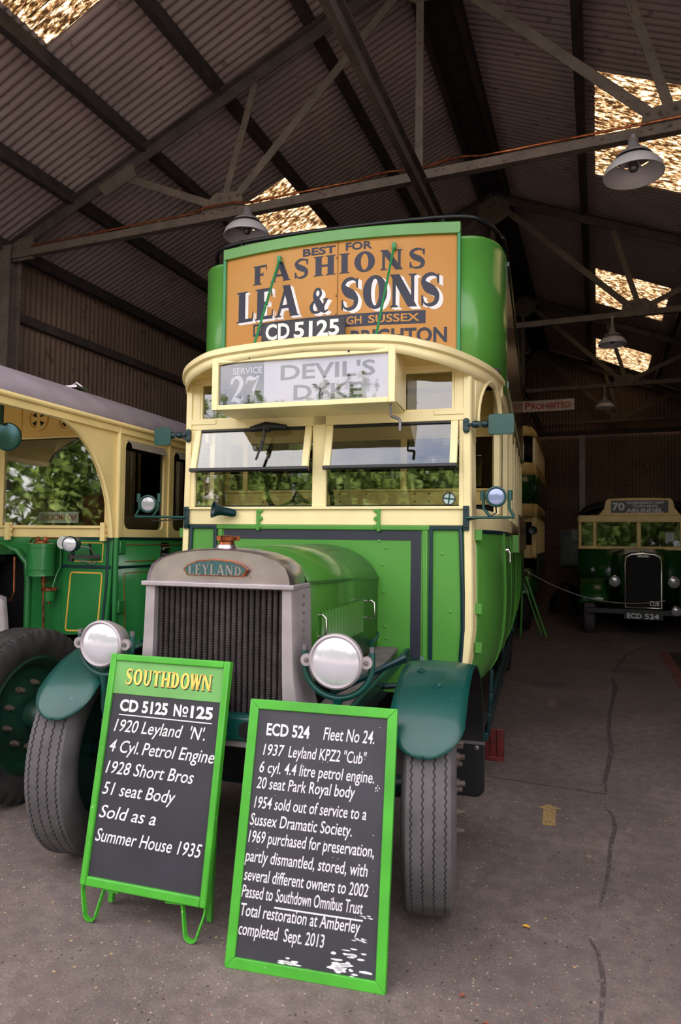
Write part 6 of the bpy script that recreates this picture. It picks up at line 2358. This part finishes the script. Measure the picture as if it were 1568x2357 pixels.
for s, x, z, ww, cap in (('1920 Leyland', -0.222, 0.586, 0.318, 0.047), ("'N'.", 0.13, 0.586, 0.066, 0.047), ('4 Cyl.', -0.232, 0.505, 0.138, 0.047), ('Petrol Engine', -0.078, 0.505, 0.325, 0.047), ('1928 Short Bros', -0.235, 0.422, 0.402, 0.047), ('51 seat Body', -0.238, 0.341, 0.335, 0.047), ('Sold as a', -0.238, 0.253, 0.26, 0.047), ('Summer House 1935', -0.24, 0.165, 0.474, 0.047)):
    text(s, x, z, ww, cap, yl, 'chalk', bd, 0.004, 0.28, mt=TA)
for sx in (-1, 1):
    mb = MB()
    xo, xi = sx * (w / 2 - 0.008), sx * (w / 2 - 0.105)
    pts = [TA @ Vector((xo, 0.008, 0.3)), TA @ Vector((xo, 0.008, -0.02))]
    base = TA @ Vector(((xo + xi) / 2, 0.008, -0.1))
    for i in range(9):
        a = R(0 + 180 * i / 8)
        pts.append(Vector(((xo + xi) / 2 + sx * 0.026 * math.cos(a), base.y, 0.03 - 0.026 * math.sin(a) + 0.002)))
    pts += [TA @ Vector((xi, 0.008, 0.0)), TA @ Vector((xi - sx * 0.07, 0.008, -0.004))]
    for a_, b_ in zip(pts, pts[1:]):
        mb.bar(a_, b_, 0.02, 0.006, (b_ - a_).cross(Vector((0, 1, 0))))
    obj('foot_loop', mb, 'lime', sm)
# hinged back frame that props it up
mb = MB()
for sx in (-1, 1):
    mb.bar(TA @ Vector((sx * 0.225, 0.03, h - 0.03)), (sx * 0.225, 0.125, 0.01), 0.02, 0.016)
mb.bar((-0.225, 0.13, 0.12), (0.225, 0.13, 0.12), 0.02, 0.02)
obj('back_frame', mb, 'lime', sm)

# ---- tall blackboard resting straight on the floor
B_tilt, B_yaw = 0.235, 7.2
tb = thing('chalkboard_sign', 'taller lime-framed blackboard about ECD 524 standing on the concrete', 'sign', (-0.943, 2.147, 0.0), B_yaw)
TB = Matrix.Rotation(-B_tilt, 4, 'X')
w, h, fw_ = 0.573, 0.91, 0.036
mb = MB()
for P in ([(-w / 2, 0), (-w / 2 + fw_, fw_), (-w / 2 + fw_, h - fw_), (-w / 2, h)], [(w / 2, 0), (w / 2, h), (w / 2 - fw_, h - fw_), (w / 2 - fw_, fw_)], [(-w / 2, h), (-w / 2 + fw_, h - fw_), (w / 2 - fw_, h - fw_), (w / 2, h)], [(-w / 2, 0), (w / 2, 0), (w / 2 - fw_, fw_), (-w / 2 + fw_, fw_)]):
    mb.prism(P, 'y', 0.0, 0.028)
obj('frame', fin(mb, TB), 'lime', tb, bevel=0.003)
mb = MB()
mb.box(-w / 2 + fw_ - 0.002, w / 2 - fw_ + 0.002, 0.008, 0.02, fw_ - 0.002, h - fw_ + 0.002)
bd = obj('writing_surface', fin(mb, TB), 'board', tb)
yl = 0.0065
L = [('ECD 524', -0.212, 0.782, 0.17, 0.045, 0, 0.02), ('Fleet No 24.', 0.012, 0.782, 0.193, 0.048, 0.2, 0.0),
     ('1937', -0.218, 0.71, 0.083, 0.043, 0.18, 0), ('Leyland KPZ2 "Cub"', -0.118, 0.71, 0.298, 0.043, 0.18, 0),
     ('6 cyl.', -0.226, 0.648, 0.083, 0.043, 0.18, 0), ('4.4 litre petrol engine.', -0.128, 0.648, 0.34, 0.043, 0.18, 0),
     ('20 seat Park Royal body', -0.232, 0.592, 0.377, 0.043, 0.18, 0),
     ('1954 sold out of service to a', -0.234, 0.524, 0.424, 0.043, 0.18, 0),
     ('Sussex Dramatic Society.', -0.244, 0.465, 0.385, 0.043, 0.18, 0),
     ('1969 purchased for preservation,', -0.244, 0.407, 0.468, 0.043, 0.18, 0),
     ('partly dismantled, stored, with', -0.25, 0.343, 0.455, 0.043, 0.18, 0),
     ('several different owners to 2002', -0.247, 0.281, 0.457, 0.043, 0.18, 0),
     ('Passed to', -0.25, 0.226, 0.118, 0.043, 0.18, 0), ('Southdown Omnibus Trust', -0.12, 0.226, 0.315, 0.043, 0.18, 0),
     ('Total restoration at Amberley', -0.247, 0.167, 0.437, 0.043, 0.18, 0),
     ('completed  Sept. 2013', -0.248, 0.107, 0.315, 0.043, 0.18, 0)]
for s, x, z, ww, cap, sh, bo in L:
    text(s, x, z, ww, cap * 0.92, yl, 'chalk', bd, bo + 0.004, sh, mt=TB)
mb = MB()
mb.box(-0.123, 0.197, yl - 0.0003, yl, 0.204, 0.209)
obj('underline', fin(mb, TB), 'chalk', bd)
random.seed(11)
mb = MB()
def flake(cx, cz, rw, rh, n=22):
    for i in range(n):
        x = cx + random.gauss(0, rw * 0.4)
        z = cz + random.gauss(0, rh * 0.4)
        a, b = random.uniform(0.15, 0.5) * rw, random.uniform(0.08, 0.22) * rh
        pts = [(x + a * math.cos(2 * math.pi * j / 7) * random.uniform(0.6, 1.1), yl, z + b * math.sin(2 * math.pi * j / 7) * random.uniform(0.6, 1.1)) for j in range(7)]
        mb.face([TB @ Vector(p) for p in pts])
flake(0.14, 0.055, 0.06, 0.03, 20)
flake(0.17, 0.1, 0.04, 0.02, 14)
flake(0.19, 0.145, 0.03, 0.012, 10)
flake(-0.04, 0.048, 0.05, 0.022, 14)
flake(0.225, 0.63, 0.008, 0.02, 7)
flake(0.215, 0.22, 0.03, 0.012, 6)
for i in range(45):
    flake(random.uniform(-0.23, 0.235), random.uniform(0.05, 0.86), 0.006, 0.006, 1)
obj('flaked_paint', mb, 'white', bd)['kind'] = 'stuff'
mb = MB()
for sx in (-1, 1):
    mb.bar(TB @ Vector((sx * 0.22, 0.04, 0.62)), (sx * 0.22, 0.16, 0.012), 0.03, 0.018)
mb.bar((-0.22, 0.16, 0.1), (0.22, 0.16, 0.1), 0.02, 0.02)
obj('back_frame', mb, 'lime', tb)

# ---- red box on the floor beside the lifeguard rails
ch = thing('wheel_chock', 'dark red ridged block on the floor beside the lifeguard rails', 'wheel chock', (-0.70, 4.86, 0), 6)
mb = MB()
mb.prism([(-0.1, 0.0), (0.08, 0.0), (0.08, 0.035), (-0.01, 0.18), (-0.1, 0.215)][::1], 'x', -0.1, 0.085)
obj('block', mb, 'maroon', ch, bevel=0.008)
mb = MB()
for x in (-0.05, 0.0, 0.045):
    mb.bar((x, -0.095 - 0.012, 0.02), (x, -0.1 - 0.012, 0.205), 0.014, 0.012, (0, 1, 0))
mb.box(-0.1, 0.085, -0.125, -0.1, 0.0, 0.03)
obj_each('rib', mb, 'maroon', ch, bevel=0.003)

# ---- green A-board far down the aisle
ab = thing('a_frame_sign', 'narrow lime green A-frame board by the closed double-decker\'s wheel', 'sign', (-0.95, 11.1, 0), -72)
TC = Matrix.Translation((0, -0.2, 0.1)) @ Matrix.Rotation(-0.03, 4, 'X')
mb = MB()
mb.frame(-0.36, 0.02, 0.0, 0.9, 0.03, -0.012, 0.012)
obj('front_frame', fin(mb, TC), 'lime', ab)
mb = MB()
mb.box(-0.33, -0.01, -0.004, 0.004, 0.03, 0.87)
obj('board', fin(mb, TC), 'board', ab)
mb = MB()
mb.box(-0.29, -0.05, -0.006, -0.004, 0.72, 0.84)
obj('notice', fin(mb, TC), 'pale', ab)
mb = MB()
mb.tube([TC @ Vector((0.01, 0, 0.02)), (0.012, -0.2, 0.04), (-0.01, -0.2, 0.005), (-0.05, -0.2, 0.005), (-0.08, -0.2, 0.04), TC @ Vector((-0.09, 0, 0.02))], 0.006, 6)
obj('foot_loop', mb, 'lime', ab)
mb = MB()
for x in (-0.34, 0.0):
    mb.bar(TC @ Vector((x, 0.05, 0.87)), (x + 0.02, 0.2, 0.008), 0.03, 0.022)
obj_each('back_leg', mb, 'lime', ab)

# ---- rope barrier sagging from the A-board to the coach
mb = MB()
pts = []
a_, b_ = Vector((-1.12, 11.6, 1.04)), Vector((0.99, 11.62, 0.62))
for i in range(33):
    t2 = i / 32
    p = a_.lerp(b_, t2)
    p.z -= 0.9 * t2 * (1 - t2)
    pts.append(p)
mb.tube([(-1.35, 11.62, 1.03)] + pts, 0.0065, 6)
tag(obj('barrier_rope', mb, 'cordwhite', smooth=60), 'thin pale rope sagging between the far double-decker and the coach', 'rope')

# ---- things against the far brick wall
fr = thing('display_case', 'dark framed glazed panel against the brick wall', 'frame', (-0.68, YB - 0.2, 0.95))
mb = MB()
mb.frame(-0.16, 0.3, 0.0, 0.86, 0.06, -0.02, 0.06)
obj('frame', mb, 'black', fr)
M['dimglass'] = mat('dull_blue_grey_print', rgb(96, 112, 122), 0.15, var=0.3, scale=6)
mb = MB()
mb.box(-0.1, 0.24, 0.0, 0.03, 0.06, 0.8)
obj('panel', mb, 'dimglass', fr)
tarp = MB()
rows = []
random.seed(5)
for i in range(10):
    row = []
    for j in range(12):
        u, v = i / 9, j / 11
        row.append((-0.98 + 0.6 * v, 15.2 + 1.3 * u, 0.02 + 0.72 * math.sin(math.pi * min(1, u * 1.1) * 0.9) * (0.5 + 0.5 * math.sin(v * math.pi)) * (0.7 + 0.3 * v) + random.uniform(-0.02, 0.02)))
    rows.append(row)
for r_ in rows:
    for j, p in enumerate(r_):
        r_[j] = (p[0], p[1], max(0.005, p[2]))
tarp.sheet(rows)
tag(obj('black_tarpaulin', tarp, 'black', smooth=60), 'heap under a black sheet at the foot of the brick wall', 'tarpaulin')

# ================================================================ TREES OUTSIDE (seen mirrored in the windscreens)
M['leaf'] = mat('tree_leaves', rgb(120, 140, 58), 0.6, var=0.4, scale=1.2, col2=rgb(62, 88, 34))
M['bark'] = mat('bark', rgb(96, 82, 70), 0.9, var=0.25)
random.seed(21)
mb = MB()
crowns = []
for i in range(30):
    x = -24 + i * 1.35 + random.uniform(-0.5, 0.5)
    y = -12.5 - random.uniform(0, 5) + (0.02 * (x + 4) ** 2) * 0.4
    crowns.append((x, y, random.uniform(4.2, 6.8), random.uniform(1.3, 2.1)))
for cx, cy, H_, Rc in crowns:
    for i in range(1500):
        th, ph = random.uniform(0, 2 * math.pi), math.acos(random.uniform(-1, 1))
        rr = Rc * (random.random() ** 0.4)
        lump = 1 + 0.25 * math.sin(3 * th + cx) * math.sin(2 * ph)
        c = Vector((cx + rr * lump * math.sin(ph) * math.cos(th), cy + rr * lump * math.sin(ph) * math.sin(th), H_ * 0.5 + (H_ * 0.5 / Rc) * rr * lump * math.cos(ph)))
        c.z = max(0.2, c.z)
        s_ = random.uniform(0.14, 0.27)
        a = Vector((random.gauss(0, 1), random.gauss(0, 1), random.gauss(0, 1))).normalized()
        b = a.cross(Vector((random.gauss(0, 1), random.gauss(0, 1), random.gauss(0, 1)))).normalized()
        mb.face([c - a * s_, c + b * s_ * 0.5, c + a * s_, c - b * s_ * 0.5])
    mb.tube([(cx, cy, 0), (cx + 0.1, cy, H_ * 0.4), (cx, cy, H_ * 0.8)], [0.14, 0.1, 0.04], 6)
wl = obj('woodland', mb, 'leaf')
wl['kind'] = 'stuff'
tag(wl, 'belt of leafy green trees outside, mirrored in the windscreens', 'trees')
